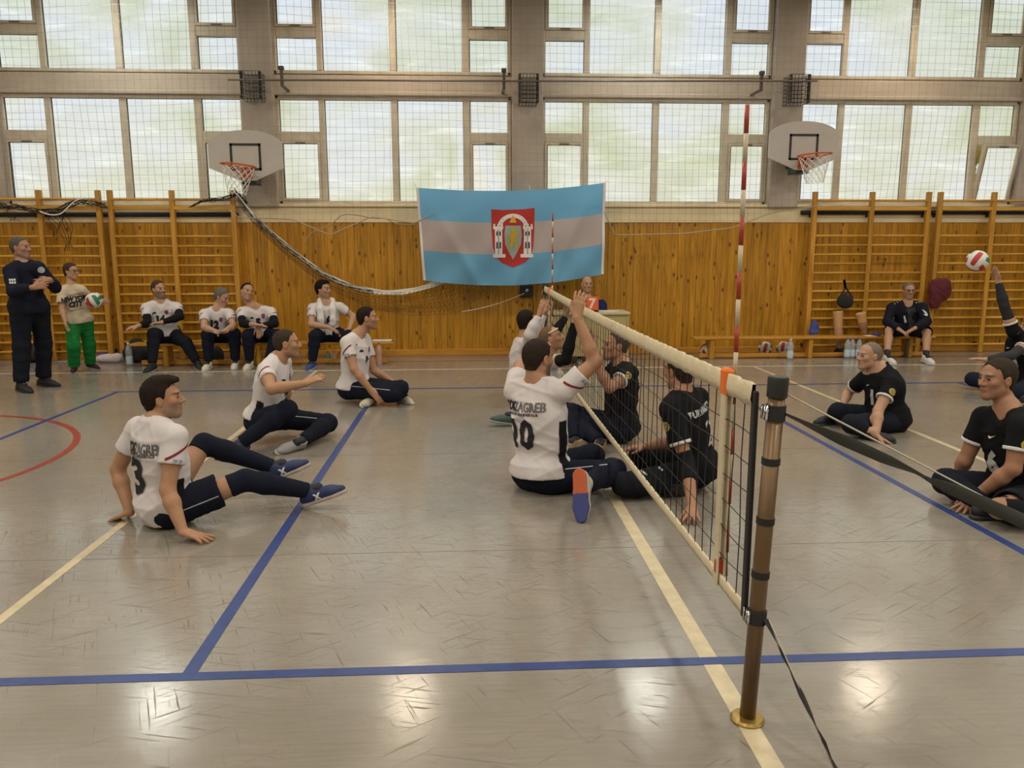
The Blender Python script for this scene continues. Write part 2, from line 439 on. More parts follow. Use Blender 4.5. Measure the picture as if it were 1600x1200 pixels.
def person(label, P, N, yaw, head, hyaw, hpitch=0., hroll=0., pyaw=None, R=None, L=None, RL=None, LL=None, s=1.0, fat=1.0, h=.008,
           skin=(.50, .29, .20), hair=None, beard=0., beardcol=(.05, .04, .035), shirt=None, trousers=None, shoes=None, extra=None, base=None,
           raiseR=0., raiseL=0., wide=1.0, floor=True, sw=.185, sock=(.012, .014, .024)):
    P = np.asarray(P, float); N = np.asarray(N, float); hc = h*1.3
    up = nrm(N-P); fr = np.array([math.cos(yaw), math.sin(yaw), 0.]); right = nrm(np.cross(fr, up)); front = np.cross(up, right)
    py_ = yaw if pyaw is None else pyaw
    pf = np.array([math.cos(py_), math.sin(py_), 0.]); pr_ = nrm(np.cross(pf, [0, 0, 1.])); Mp = np.array([pr_, pf, [0, 0, 1.]])
    Mc = np.array([right, front, up])
    SR = N+right*sw*s*wide-up*.035*s+up*raiseR; SL = N-right*sw*s*wide-up*.035*s+up*raiseL
    if R and 's' in R: SR = joint(N, sw*s, R['s'])
    if L and 's' in L: SL = joint(N, sw*s, L['s'])
    HR = P+pr_*.095*s; HL = P-pr_*.095*s
    Hc = joint(N, LEN['head']*s, head)
    cp = math.cos(hpitch); Hf = np.array([math.cos(hyaw)*cp, math.sin(hyaw)*cp, math.sin(hpitch)])
    Hr = nrm(np.cross(Hf, [0, 0, 1.])); Hu = np.cross(Hr, Hf)
    if hroll: Hr, Hu = Hr*math.cos(hroll)+Hu*math.sin(hroll), Hu*math.cos(hroll)-Hr*math.sin(hroll)
    HM = np.array([Hr, Hf, Hu])
    def hl(x, y, z): return Hc+(Hr*x+Hf*y+Hu*z)*s*(1.0 if s > .9 else 1.1)
    hs = s*(1.0 if s > .9 else 1.1)
    arms = []
    for sd, S, a in ((-1, SR, R), (1, SL, L)):
        if a is None: continue
        E = joint(S, LEN['ua']*s, a['e']); Wp = joint(E, LEN['fa']*s, a['w']); T = joint(Wp, LEN['hand']*s, a['h'])
        arms.append((sd, S, E, Wp, T, a))
    legs = []
    for sd, H, a in ((-1, HR, RL), (1, HL, LL)):
        if a is None: continue
        K = joint(H, LEN['th']*s, a['k']); A = joint(K, LEN['sh']*s, a['a']); T = joint(A, .2*s, a['t'])
        legs.append((sd, H, K, A, T, a))
    if DEBUG is not None:
        DEBUG.append((label[:28], 'torso %.2f head %.2f' % (np.linalg.norm(N-P), np.linalg.norm(Hc-N)),
            ['%s ua%.2f fa%.2f' % ('L' if q[0] > 0 else 'R', np.linalg.norm(q[2]-q[1]), np.linalg.norm(q[3]-q[2])) for q in arms],
            ['%s th%.2f sh%.2f kz%.2f az%.2f' % ('L' if q[0] > 0 else 'R', np.linalg.norm(q[2]-q[1]), np.linalg.norm(q[3]-q[2]), q[2][2], q[3][2]) for q in legs]))
    pts = [P, N, Hc, SR, SL]+[p for q in arms for p in q[1:5]]+[p for q in legs for p in q[1:5]]
    lo = np.min(pts, 0)-.2*s; hi = np.max(pts, 0)+.2*s
    lo[2] = max(lo[2], -.02)
    if base is None: base = (P[0], P[1], 0.0 if floor else min(p[2] for p in pts))
    root = empty('person', base, label, 'person')
    # ---------------- one continuous body
    def torso(g, e, kk=.07):
        f2 = fat
        g.ell(P+np.array([0, 0, .02*s]), (.158*s*(.6+.4*f2)+e, .118*s*f2+e, .115*s+e), Mp, k=kk)
        c = P+(N-P)*.36+front*.015*(f2-1)*4*s; Lt = np.linalg.norm(N-P)
        g.ell(c, (.140*s*(.4+.6*f2)+e, .102*s*f2+e, .32*Lt+e), Mc, k=kk)
        g.ell(P+(N-P)*.68, (.158*s*wide*(.7+.3*f2)+e, .112*s*(.6+.4*f2)+e, .36*Lt+e), Mc, k=kk)
        for S in (SR, SL):
            g.cone(N+(S-N)*.3-up*.03*s, N+(S-N)*.92-up*.005*s, .064*s+e*.9, .050*s+e*.6, .05)
            g.cone(N+up*(.045 if e == 0 else .022)*s, S, .042*s+e*(1 if e == 0 else .8), .042*s+e*.6, .04)
    g = SDF(lo, hi, h)
    torso(g, 0)
    for sd, S, E, Wp, T, a in arms:
        g.cone(S, S+(E-S)*.4, .058*s, .053*s, .04); g.cone(S+(E-S)*.4, E, .052*s, .041*s, .03)
        g.cone(E, E+(Wp-E)*.3, .041*s, .044*s, .02); g.cone(E+(Wp-E)*.3, Wp, .044*s, .0275*s, .02)
        hand_prims(g, Wp, T-Wp, np.asarray(a.get('n', (0, 0, -1)), float), sd, a.get('curl', .35), a.get('spread', .12), s, r=a.get('fr', 1.0))
    for sd, H, K, A, T, a in legs:
        g.cone(H, K, .088*s*(.6+.4*fat), .056*s, .05)
        m = K+(A-K)*.3; back = nrm(np.cross(np.cross(K-H, A-K), A-K)+1e-6)*0
        g.cone(K, m, .054*s, .056*s, .03); g.cone(m, A, .056*s, .036*s, .03)
        g.cone(A, A+(T-A)*.3, .036*s, .034*s, .02)
    nb = hl(0, -.03, -.075)
    g.cone(N-up*.03*s, nb, .062*s*(.6+.4*fat), .054*s, .035)
    # head
    def E_(x, y, z, rx, ry, rz, k, op='u'): g.ell(hl(x, y, z), (rx*hs, ry*hs, rz*hs), HM, k=k*hs, op=op)
    def C_(p, q, ra, rb, k, op='u'): g.cone(hl(*p), hl(*q), ra*hs, rb*hs, k*hs, op=op)
    E_(0, -.012, .035, .076, .098, .084, .03)
    E_(0, .028, -.030, .060, .066, .082, .03)
    for sx in (-1, 1):
        C_((sx*.050, -.004, -.055), (sx*.016, .062, -.098), .024, .020, .03)
        E_(sx*.041, .060, -.018, .024, .024, .022, .02)
    E_(0, .068, -.098, .022, .020, .020, .025)
    C_((-.034, .082, .024), (.034, .082, .024), .013, .013, .014)
    for sx in (-1, 1):
        E_(sx*.032, .099, .004, .017, .016, .012, .014, 'x')
        E_(sx*.032, .0775, .004, .0135, .0135, .0125, .003)
    C_((0, .090, .012), (0, .112, -.026), .0085, .0125, .010)
    for sx in (-1, 1): E_(sx*.012, .099, -.031, .010, .012, .009, .008)
    E_(0, .088, -.058, .024, .012, .007, .010); E_(0, .085, -.072, .020, .012, .008, .008)
    for sx in (-1, 1):
        E_(sx*.078, -.006, -.006, .010, .021, .033, .008); E_(sx*.090, .0, -.002, .008, .011, .018, .004, 'x')
    if floor: g.plane((0, 0, .004), (0, 0, -1))
    V, F = g.mesh()
    q = ((V-Hc)@HM.T)/hs
    col = np.tile(np.array(skin, np.float32), (len(V), 1))
    inh = (np.abs(q[:, 0]) < .1) & (np.abs(q[:, 1]) < .14) & (np.abs(q[:, 2]) < .14)
    x, y, z = np.abs(q[:, 0]), q[:, 1], q[:, 2]
    def mixc(m, c): col[:] = col*(1-m[:, None])+np.array(c, np.float32)*m[:, None]
    def soft(d, w): return np.clip(.5-d/w, 0, 1)*inh
    hcol = np.array((hair or {}).get('col', (.04, .03, .025)))
    mixc(soft(np.maximum(z+.030, -y), .02)*beard*(1-soft(np.hypot(x/.024, (z+.065)/.012)-1, .5)), beardcol)
    mixc(soft(np.hypot(x/.023, (z+.065)/.011)-1, .5)*(y > .07)*.65, (skin[0]*.72, skin[1]*.45, skin[2]*.45))
    mixc(soft(np.hypot((x-.033)/.022, (z-.026)/.0065)-1, .6)*(y > .05)*.85, hcol*.9)
    mixc(soft(np.hypot((x-.032)/.015, (z-.004)/.007)-1, .5)*(y > .06)*.75, (.10, .065, .05))
    mixc(soft(np.hypot((x-.045)/.03, (z+.02)/.02)-1, 1.5)*(y > .03)*.25, (skin[0]*1.05, skin[1]*.8, skin[2]*.8))
    if shoes:
        for sd, H, K, A, T, a in legs:
            u1 = A-K; tt = ((V-K)@u1)/(u1@u1); dd = np.linalg.norm(V-K-np.clip(tt, 0, 1.3)[:, None]*u1, axis=1)
            mk = (((tt > .80) & (dd < .10*s)) | (np.linalg.norm(V-A, axis=1) < .085*s) | (np.linalg.norm(V-A-(T-A)*.4, axis=1) < .07*s))
            for q_ in arms:
                w_ = q_[3]-q_[2]; tw_ = np.clip(((V-q_[2])@w_)/(w_@w_), 0, 1); mk &= np.linalg.norm(V-q_[2]-tw_[:, None]*w_, axis=1) > .06*s
                w_ = q_[4]-q_[3]; tw_ = np.clip(((V-q_[3])@w_)/(w_@w_), -.6, 1.2); mk &= np.linalg.norm(V-q_[3]-tw_[:, None]*w_, axis=1) > .095*s
            col[mk] = np.array(a.get('sock', sock), np.float32)
    body = np_mesh('body', V, F, M_SKIN, root, col, base)
    # ---------------- eyes
    for sx in (-1, 1):
        ev = []; ef = []; ec = []; nu, nv = 12, 7
        for j in range(nv+1):
            th_ = PI*j/nv
            for i in range(nu):
                a = 2*PI*i/nu; d_ = (math.sin(th_)*math.cos(a), math.cos(th_), math.sin(th_)*math.sin(a))
                ev.append(hl(sx*.032+.0152*d_[0], .0782+.0140*d_[1], .004+.0078*d_[2])); ec.append((.025, .016, .012) if j <= 2 else (.42, .37, .34))
        for j in range(nv):
            for i in range(nu): ef.append((j*nu+i, j*nu+(i+1) % nu, (j+1)*nu+(i+1) % nu, (j+1)*nu+i))
        np_mesh('eye', np.array(ev), np.array(ef), M_SKIN, body, np.array(ec, np.float32), base)
    # ---------------- hair
    if hair:
        th = hair.get('th', .006); hh = min(h, .0075)
        g2 = SDF(Hc-.16*hs, Hc+.16*hs, hh)
        g2.ell(hl(0, -.014, .036), ((.077+th)*hs, (.098+th)*hs, (.084+th*1.25)*hs), HM, k=0)
        g2.cone(hl(0, -.045, -.01), hl(0, -.04, -.06), (.056+th)*hs, (.050+th)*hs, .03)
        for (cx, cy, cz, rx, ry, rz) in hair.get('add', []):
            g2.ell(hl(cx, cy, cz), (rx*hs, ry*hs, rz*hs), HM, k=.02)
        idx, Q = g2.near(.05); L3 = ((Q-Hc)@HM.T)/hs
        hlx, hlz = zip(*HAIRLINE[hair.get('line', 'full')])
        zm = np.interp(L3[:, 1], hlx, hlz)+.012*np.minimum(1, (L3[:, 0]/.05)**2)*(L3[:, 1] > .05)*-1
        g2.f[idx] = np.maximum(g2.f[idx], ((zm-L3[:, 2])*.75*hs).astype(np.float32))
        g2.wrinkle(hair.get('rough', .0025), 150, 3)
        V2, F2 = g2.mesh()
        if len(V2):
            np_mesh('hair', V2, F2, M_HAIR, root, np.tile(np.array(hair['col'], np.float32), (len(V2), 1)), base)
    # ---------------- trousers / shorts
    res = dict(root=root, base=base, N=N, P=P, up=up, right=right, front=front, SR=SR, SL=SL, arms=arms, legs=legs, Hc=Hc, HM=HM, hl=hl, hs=hs, h=h, s=s, Mp=Mp)
    if trousers:
        e = trousers.get('e', .012); ln = trousers.get('len', 2.0); tc = [(P+up*((shirt or {}).get('hem', -.02)+.06), N-P)]
        g3 = SDF(np.min([P-.25]+[p for q in legs for p in q[1:4]], 0)-.12, np.max([P+.25]+[p for q in legs for p in q[1:4]], 0)+.12, hc)
        g3.ell(P+np.array([0, 0, .02*s]), (.160*s*(.6+.4*fat)+e, .12*s*fat+e, .12*s+e), Mp, k=.05, cut=tc)
        g3.ell(P+(N-P)*.25, (.142*s*(.4+.6*fat)+e*.6, .104*s*fat+e*.6, .12*s), Mc, k=.05, cut=tc)
        for sd, H, K, A, T, a in legs:
            l2 = a.get('len', ln)
            if l2 <= 1:
                X = H+(K-H)*l2; g3.cone(H, K, .09*s*(.6+.4*fat)+e, .075*s+e*1.6, .05, cut=[(X, K-H)])
                g3.cone(X-(K-H)*.06, K, .064*s+e, .064*s+e, .0, op='x')
            else:
                g3.cone(H, K, .09*s*(.6+.4*fat)+e, .06*s+e, .05); g3.ell(K, (.066*s+e,)*3, k=.03)
                X = K+(A-K)*min(1, l2-1); flare = trousers.get('flare', .0)
                g3.cone(K, K+(A-K)*.3, .058*s+e, .06*s+e, .03)
                g3.cone(K+(A-K)*.3, A, .06*s+e, .040*s+e+flare, .03, cut=[(X, A-K)])
        g3.wrinkle(.003, 20, len(label)*7+3)
        for sd, H, K, A, T, a in legs: g3.folds(trousers.get('wr', .0045)*.8, 55, [(np.cross(K-H, [0, 0, 1.])+(K-H)*.3, K-H), (np.cross(A-K, K-H)+(A-K)*.3, A-K)], len(label)+sd)
        if floor: g3.plane((0, 0, .0025), (0, 0, -1))
        V3, F3 = g3.mesh(); c3 = np.tile(np.array(trousers['col'], np.float32), (len(V3), 1))
        res['trousers'] = np_mesh(trousers.get('name', 'trousers'), V3, F3, M_CLOTH, root, c3, base); res['tVF'] = (V3, F3)
    # ---------------- shirt
    if shirt:
        e = shirt.get('e', .016); sl = shirt.get('sleeve', .62); hem = shirt.get('hem', -.02)
        sp = [P, N, SR, SL]+[p for q in arms for p in q[1:(4 if sl > 1 else 3)]]
        g4 = SDF(np.min(sp, 0)-.22*s, np.max(sp, 0)+.22*s, hc)
        torso(g4, e)
        g4.ell(P+np.array([0, 0, .02*s]), (.160*s*(.6+.4*fat)+e*1.9, .120*s*fat+e*1.9, .12*s+e), Mp, k=.05)
        if shirt.get('drape'):
            g4.cone(P+(N-P)*.5, P+(N-P)*.02, .15*s*fat+e, .155*s*fat+e+shirt['drape'], .06, flat=(front, 1.25))
        g4.wrinkle(shirt.get('wr', .010)*.45, 15, len(label)*5+1); fo_ = shirt.get('wr', .010)*.95; g4.folds(fo_, 27, [(up*.6+right*.8, up*.8-right*.6), (up*.75-right*.65, up*.65+right*.75), (right+front, up)], len(label)*3+2)
        g4.plane(P+up*hem, -up)
        for sd, S, E, Wp, T, a in arms:
            l2 = a.get('sleeve', sl)
            if l2 <= 1:
                X = S+(E-S)*l2; fl = shirt.get('flare', .009)
                g4.cone(S, S+(E-S)*max(l2+.15, .5), .056*s+e*.4, .050*s+e*.5+fl, .03, cut=[(X, E-S)])
                g4.cone(X-(E-S)*.12, X+(E-S)*.2, .047*s+e*.25, .050*s+e*.4, .0, op='x')
            else:
                g4.cone(S, E, .064*s+e*.5, .048*s+e*.5, .035)
                X = E+(Wp-E)*(l2-1); g4.cone(E, E+(Wp-E)*.4, .048*s+e*.5, .048*s+e*.5, .025)
                g4.cone(E+(Wp-E)*.4, Wp, .048*s+e*.5, .034*s+e*.4, .025, cut=[(X, Wp-E)])
        nk = shirt.get('neck', .064)
        g4.cone(N+front*.012*s+up*.03*s, nb+front*.02*s, nk*s, (nk+.03)*s, .008, op='x')
        g4.cone(N+front*.05*s+up*(.045-shirt.get('vneck', .0))*s, nb+front*.06*s, .05*s, .06*s, .01, op='x')
        if sl > 1: g4.wrinkle(.004, 34, len(label)+2)
        if floor: g4.plane((0, 0, .003), (0, 0, -1))
        V4, F4 = g4.mesh(); c4 = np.tile(np.array(shirt['col'], np.float32), (len(V4), 1))
        if shirt.get('panel'):
            lx = (V4-P)@right; lf = (V4-P)@front; lz = ((V4-P)@up)/np.linalg.norm(N-P)
            mk = (np.abs(lx) > 4.6*np.abs(lf+.01)) & (lz < shirt.get('ptop', .40)) & (np.abs(lx) < .24)
            c4[mk] = np.array(shirt['panel'], np.float32)
        if 'paint' in shirt: shirt['paint'](V4, c4, res)
        res['shirt'] = np_mesh(shirt.get('name', 'shirt'), V4, F4, M_CLOTH, root, c4, base); res['sVF'] = (V4, F4)
        if shirt.get('cuff'):      # knitted cuff round each sleeve end
            for sd, S, E, Wp, T, a in arms:
                l2 = a.get('sleeve', sl)
                if l2 > 1: continue
                u = nrm(E-S); X = S+(E-S)*l2; rr = .0515*s+e*.5+shirt.get('flare', .009)*max(.5, l2)/max(l2+.15, .5)+.001
                gg = SDF(X-.14, X+.14, min(h, .007))
                gg.cone(X-u*.1, X+u*.1, rr+.002, rr+.002, 0, cut=[(X+u*.004, u), (X-u*.018, -u)])
                gg.cone(X-u*.1, X+u*.1, rr-.013, rr-.013, 0, op='x')
                Vc, Fc = gg.mesh()
                if len(Vc): np_mesh('cuff', Vc, Fc, M_CLOTH, res['shirt'], np.tile(np.array(shirt['cuff'], np.float32), (len(Vc), 1)), base)
    # ---------------- sleeves, knee covers
    for (which, a0, a1, c, nm, ee) in (extra or []):
        q = {'R': [w for w in arms if w[0] < 0], 'L': [w for w in arms if w[0] > 0], 'RL': [w for w in legs if w[0] < 0], 'LL': [w for w in legs if w[0] > 0]}[which]
        if not q: continue
        _, A0, B0, C0 = q[0][:4]; leg = which in ('RL', 'LL')
        ra = (.075, .056, .057, .038) if leg else (.058, .043, .046, .029)
        ra = [r*s+ee for r in ra]
        gg = SDF(np.min([A0, B0, C0], 0)-.12, np.max([A0, B0, C0], 0)+.12, hc)
        if a0 < 1:
            X = A0+(B0-A0)*a0; gg.cone(X, B0, ra[0]+(ra[1]-ra[0])*a0, ra[1], 0, cut=[(X, A0-B0)]+([(A0+(B0-A0)*a1, B0-A0)] if a1 < 1 else []))
        if a1 > 1:
            Y0 = B0+(C0-B0)*max(0, a0-1); Y1 = B0+(C0-B0)*(a1-1); mm = B0+(C0-B0)*.3
            cu = [(Y1, C0-B0)]+([(Y0, B0-C0)] if a0 > 1 else [])
            gg.cone(B0, mm, ra[1], ra[2], .02, cut=cu); gg.cone(mm, C0, ra[2], ra[3], .02, cut=cu)
        if floor: gg.plane((0, 0, .002), (0, 0, -1))
        Vc, Fc = gg.mesh()
        if len(Vc): np_mesh(nm, Vc, Fc, M_CLOTH, root, np.tile(np.array(c, np.float32), (len(Vc), 1)), base)
    # ---------------- shoes
    if shoes:
        for sd, H, K, A, T, a in legs:
            if a.get('noshoe'): continue
            shoe(root, base, A, T-A, a.get('u', (0, 0, 1)), s, h, a.get('shoe', shoes), floor)
    return res

def shoe(root, base, A, D, Uf, s, h, c, floor=True):
    """c: (upper colour, sole colour)"""
    D = nrm(D); Uf = nrm(np.asarray(Uf, float)-D*(np.asarray(Uf, float)@D)); Sd = np.cross(D, Uf); hh = min(h, .008)
    b0 = A-Uf*.075*s; tone = lambda V, cc: (np.where((((V-b0)@D) < .055*s)[:, None], np.array(cc[0]), np.array(cc[1])) if hasattr(cc[0], '__len__') else np.tile(np.array(cc, np.float32), (len(V), 1)))
    g = SDF(A-.3*s, A+.3*s, hh)
    heel = b0-D*.045*s+Uf*.035*s; mid = b0+D*.06*s+Uf*.03*s; ball = b0+D*.13*s+Uf*.026*s; toe = b0+D*.185*s+Uf*.022*s
    g.cone(heel, mid, .036*s, .038*s, .02); g.cone(mid, ball, .040*s, .043*s, .02, flat=(Uf, 1.15)); g.cone(ball, toe, .043*s, .030*s, .02, flat=(Uf, 1.2))
    g.cone(b0+Uf*.05*s-D*.005*s, A+Uf*.02*s-D*.01*s, .044*s, .043*s, .03); g.cone(A-D*.0*s, b0+D*.11*s+Uf*.04*s, .036*s, .026*s, .03)
    g.plane(A+Uf*.02*s, Uf); g.plane(b0+Uf*.012*s, -Uf)
    if floor: g.plane((0, 0, .003), (0, 0, -1))
    V, F = g.mesh()
    if not len(V): return
    VF0 = (V, F)
    o = np_mesh('shoe', V, F, M_SHOE, root, np.tile(np.array(c[0], np.float32), (len(V), 1)), base)
    g = SDF(A-.3*s, A+.3*s, hh)
    up_ = lambda p: p-Uf*((p-b0)@Uf)
    g.cone(up_(heel), up_(mid), .041*s, .041*s, .02); g.cone(up_(mid), up_(ball), .041*s, .047*s, .02); g.cone(up_(ball), up_(toe), .047*s, .036*s, .02)
    g.plane(b0+Uf*.016*s, Uf); g.plane(b0-Uf*.008*s, -Uf)
    if floor: g.plane((0, 0, .001), (0, 0, -1))
    V, F = g.mesh()
    if len(V): np_mesh('sole', V, F, M_SOLE, o, tone(V, c[1]), base)
    if len(c) > 2:    # laces and side mark
        m = MB()
        for t in (.055, .075, .095, .115):
            p = b0+D*t*s+Uf*(.094-.30*(t-.03))*s
            m.tube([p-Sd*.02*s-Uf*.006*s, p+Uf*.003*s, p+Sd*.02*s-Uf*.006*s], .0035*s, 5)
        m.build('laces', flatmat(c[2]), o, True, base)
    if len(c) > 3:
        sdn = Sd if Sd[1] < 0 else -Sd
        lay(o, VF0, text_mesh(c[3], .055, .003), b0+D*.045*s+Uf*.035*s, np.cross(Uf, sdn), Uf, sdn, (.65, .66, .70), 'side_mark', base, .012, .12)
    return o

def lay(target_o, VF, shape, O, rt, upv, n, colour, name, base, step=.02, dist=.35, lift=.003, maxd=None):
    """lay a flat shape on a surface: project along -n"""
    bv = VF if isinstance(VF, BVHTree) else BVHTree.FromPolygons(VF[0].tolist(), VF[1].tolist())
    v, f = gridcut(*shape, step); n = nrm(n); rt = nrm(rt); upv = nrm(upv); pts = []; ok = []
    for a, b in v:
        o_ = O+rt*a+upv*b+n*dist
        r = bv.ray_cast(Vector(o_), Vector(-n), maxd or dist+.25)
        if r[0] is None: pts.append((0, 0, 0)); ok.append(False)
        else:
            nn = r[1]; nn = nn if nn.dot(Vector(n)) > 0 else -nn
            pts.append(tuple(np.array(r[0])+np.array(nn)*lift*.5+n*lift*.7-np.asarray(base))); ok.append(nn.dot(Vector(n)) > .12)
    fs = [q for q in f if all(ok[i] for i in q)]
    def fine(q):
        P_ = [np.array(pts[i]) for i in q]; return max(np.linalg.norm(P_[i]-P_[i-1]) for i in range(len(q))) < step*5
    fs = [q for q in fs if fine(q)]
    if not fs: return None
    used = sorted({i for q in fs for i in q}); rm = {i: k for k, i in enumerate(used)}
    m = colour if isinstance(colour, bpy.types.Material) else flatmat(colour)
    return obj_from(name, [pts[i] for i in used], [tuple(rm[i] for i in q) for q in fs], m, target_o)
def bvh(VF): return BVHTree.FromPolygons(VF[0].tolist(), VF[1].tolist())

def glasses(p, col=(.03, .03, .03)):
    m = MB(); hl = p['hl']
    for sx in (-1, 1):
        m.tube([hl(sx*.033+.024*math.cos(a), .101, .004+.018*math.sin(a)) for a in np.linspace(0, 2*PI, 14)[:-1]], .0022*p['hs'], 5, closed=True)
        m.tube([hl(sx*.057, .099, .010), hl(sx*.076, .06, .012), hl(sx*.082, .0, .012)], .0022*p['hs'], 5)
    m.tube([hl(-.009, .103, .008), hl(.009, .103, .008)], .0022*p['hs'], 5)
    m.build('glasses', flatmat(col, .3), p['root'], True, p['base'])
# ------------------------------------------------------------------ the hall
WY = 8.9            # face of the panelled wall
XL, XR, YF, ZC = -11.5, 11.5, -10.0, 6.3
def nodes(name):
    m = bpy.data.materials.new(name); m.use_nodes = True
    return m, m.node_tree, m.node_tree.nodes['Principled BSDF'], m.node_tree.nodes.new, m.node_tree.links.new
def ramp(nt, stops):
    r = nt.nodes.new('ShaderNodeValToRGB'); e = r.color_ramp.elements
    while len(e) < len(stops): e.new(.5)
    for q, (p, c) in zip(e, stops): q.position = p; q.color = (*c, 1) if len(c) == 3 else c
    return r

def floor_mat():
    m, nt, b, new, L = nodes('floor_vinyl')
    tc = new('ShaderNodeTexCoord')
    n1 = new('ShaderNodeTexNoise'); n1.inputs['Scale'].default_value = .9; n1.inputs['Detail'].default_value = 5; L(tc.outputs['Object'], n1.inputs['Vector'])
    r1 = ramp(nt, [(.3, (.252, .224, .188)), (.55, (.290, .260, .222)), (.75, (.318, .287, .248))]); L(n1.outputs['Fac'], r1.inputs['Fac'])
    # fine marbling along x
    mp = new('ShaderNodeMapping'); mp.inputs['Scale'].default_value = (4, 75, 1); L(tc.outputs['Object'], mp.inputs['Vector'])
    n2 = new('ShaderNodeTexNoise'); n2.inputs['Scale'].default_value = 1.0; n2.inputs['Detail'].default_value = 4; L(mp.outputs[0], n2.inputs['Vector'])
    r2 = ramp(nt, [(.35, (.93, .93, .93)), (.65, (1.05, 1.05, 1.05))]); L(n2.outputs['Fac'], r2.inputs['Fac'])
    mx = new('ShaderNodeMix'); mx.data_type = 'RGBA'; mx.blend_type = 'MULTIPLY'; mx.inputs['Factor'].default_value = 1
    L(r1.outputs[0], mx.inputs['A']); L(r2.outputs[0], mx.inputs['B']); col = mx.outputs['Result']
    # scuffs: thin broken strokes in several directions
    scr = None
    for i, (an, sc, st, th) in enumerate([(.25, 3.4, 30, .655), (-.6, 2.8, 34, .66), (1.15, 3.8, 28, .665)]):
        mp = new('ShaderNodeMapping'); mp.inputs['Rotation'].default_value = (0, 0, an); mp.inputs['Location'].default_value = (i*7.3, i*3.1, 0)
        L(tc.outputs['Object'], mp.inputs['Vector'])
        mp2 = new('ShaderNodeMapping'); mp2.inputs['Scale'].default_value = (1, st, 1); L(mp.outputs[0], mp2.inputs['Vector'])
        n = new('ShaderNodeTexNoise'); n.inputs['Scale'].default_value = sc; n.inputs['Detail'].default_value = 3; n.inputs['Distortion'].default_value = .6
        L(mp2.outputs[0], n.inputs['Vector'])
        rr = ramp(nt, [(th-.035, (0, 0, 0)), (th+.03, (1, 1, 1))]); L(n.outputs['Fac'], rr.inputs['Fac'])
        if scr is None: scr = rr.outputs[0]
        else:
            mm = new('ShaderNodeMath'); mm.operation = 'MAXIMUM'; L(scr, mm.inputs[0]); L(rr.outputs[0], mm.inputs[1]); scr = mm.outputs[0]
    ms = new('ShaderNodeMix'); ms.data_type = 'RGBA'; L(scr, ms.inputs['Factor']); L(col, ms.inputs['A']); ms.inputs['B'].default_value = (.155, .128, .10, 1)
    L(ms.outputs['Result'], b.inputs['Base Color'])
    n3 = new('ShaderNodeTexNoise'); n3.inputs['Scale'].default_value = 1.7; n3.inputs['Detail'].default_value = 6; L(tc.outputs['Object'], n3.inputs['Vector'])
    mr = new('ShaderNodeMapRange'); mr.inputs['From Min'].default_value = .3; mr.inputs['From Max'].default_value = .7
    mr.inputs['To Min'].default_value = .12; mr.inputs['To Max'].default_value = .20; L(n3.outputs['Fac'], mr.inputs['Value'])
    ad = new('ShaderNodeMath'); ad.operation = 'MULTIPLY_ADD'; L(scr, ad.inputs[0]); ad.inputs[1].default_value = .25; L(mr.outputs[0], ad.inputs[2])
    L(ad.outputs[0], b.inputs['Roughness'])
    b.inputs['Specular IOR Level'].default_value = 1.0
    n4 = new('ShaderNodeTexNoise'); n4.inputs['Scale'].default_value = 9; n4.inputs['Detail'].default_value = 3; L(tc.outputs['Object'], n4.inputs['Vector'])
    bp = new('ShaderNodeBump'); bp.inputs['Strength'].default_value = .05; bp.inputs['Distance'].default_value = .01; L(n4.outputs['Fac'], bp.inputs['Height']); L(bp.outputs[0], b.inputs['Normal'])
    return m
M_FLOOR = floor_mat()
floor = MB().box((XL, YF, -.1), (XR, WY+.4, 0)).build('floor', M_FLOOR); tag(floor, kind='structure')
def line_mat(name, c):
    return mat(name, c, rough=.35, noise=(14, .18), spec=.45)
M_LBLUE = line_mat('line_blue', (.030, .055, .20)); M_LCREAM = line_mat('line_cream', (.56, .47, .31)); M_LRED = line_mat('line_red', (.30, .04, .025))
M_LDARK = line_mat('line_brown', (.10, .05, .05)); M_LWHITE = line_mat('line_white', (.62, .58, .52))
def strip(x0, y0, x1, y1, m, z=.0012, name='court_line'):
    o = MB().box((x0, y0, .0002), (x1, y1, z)).build(name, m, floor); return o
# painted full-size court (centre and 3 m lines, far side line), then the taped small court
strip(-.035, -6, .035, 7.475, M_LCREAM); strip(-3, -6, -2.95, 7.475, M_LCREAM); strip(2.95, -6, 3, 7.475, M_LCREAM)
strip(-9, 7.45, 9, 7.5, M_LWHITE, .001)
strip(-11, 8.28, 11, 8.315, M_LDARK, .001)
strip(-9.0, -.26, 9.0, -.205, M_LBLUE, .002)
strip(-5.0, 5.97, 5.1, 6.02, M_LBLUE, .0019)
strip(-2.025, -.205, -1.97, 5.97, M_LBLUE, .0018); strip(1.965, -.205, 2.02, 5.97, M_LBLUE, .0018)
strip(-4.965, -.205, -4.915, 5.97, M_LBLUE, .0018); strip(4.92, -.205, 4.97, 5.97, M_LBLUE, .0018)
for yy in (.96, 3.0, -1.1):
    strip(-11, yy-.002, 11, yy+.002, mat('seam', (.16, .13, .10), rough=.6), .0006, 'floor_seam')
# red basketball circle at the left
def arc(cx, cy, r0, r1, a0, a1, m, n=48):
    vs = []; fs = []
    for i in range(n+1):
        a = a0+(a1-a0)*i/n
        for r in (r0, r1): vs.append((cx+r*math.cos(a), cy+r*math.sin(a), .0015))
    for i in range(n): fs.append((2*i, 2*i+1, 2*i+3, 2*i+2))
    obj_from('court_line', vs, fs, m, floor)
arc(-5.92, 2.98, 1.755, 1.81, -PI, PI, M_LRED, 96)

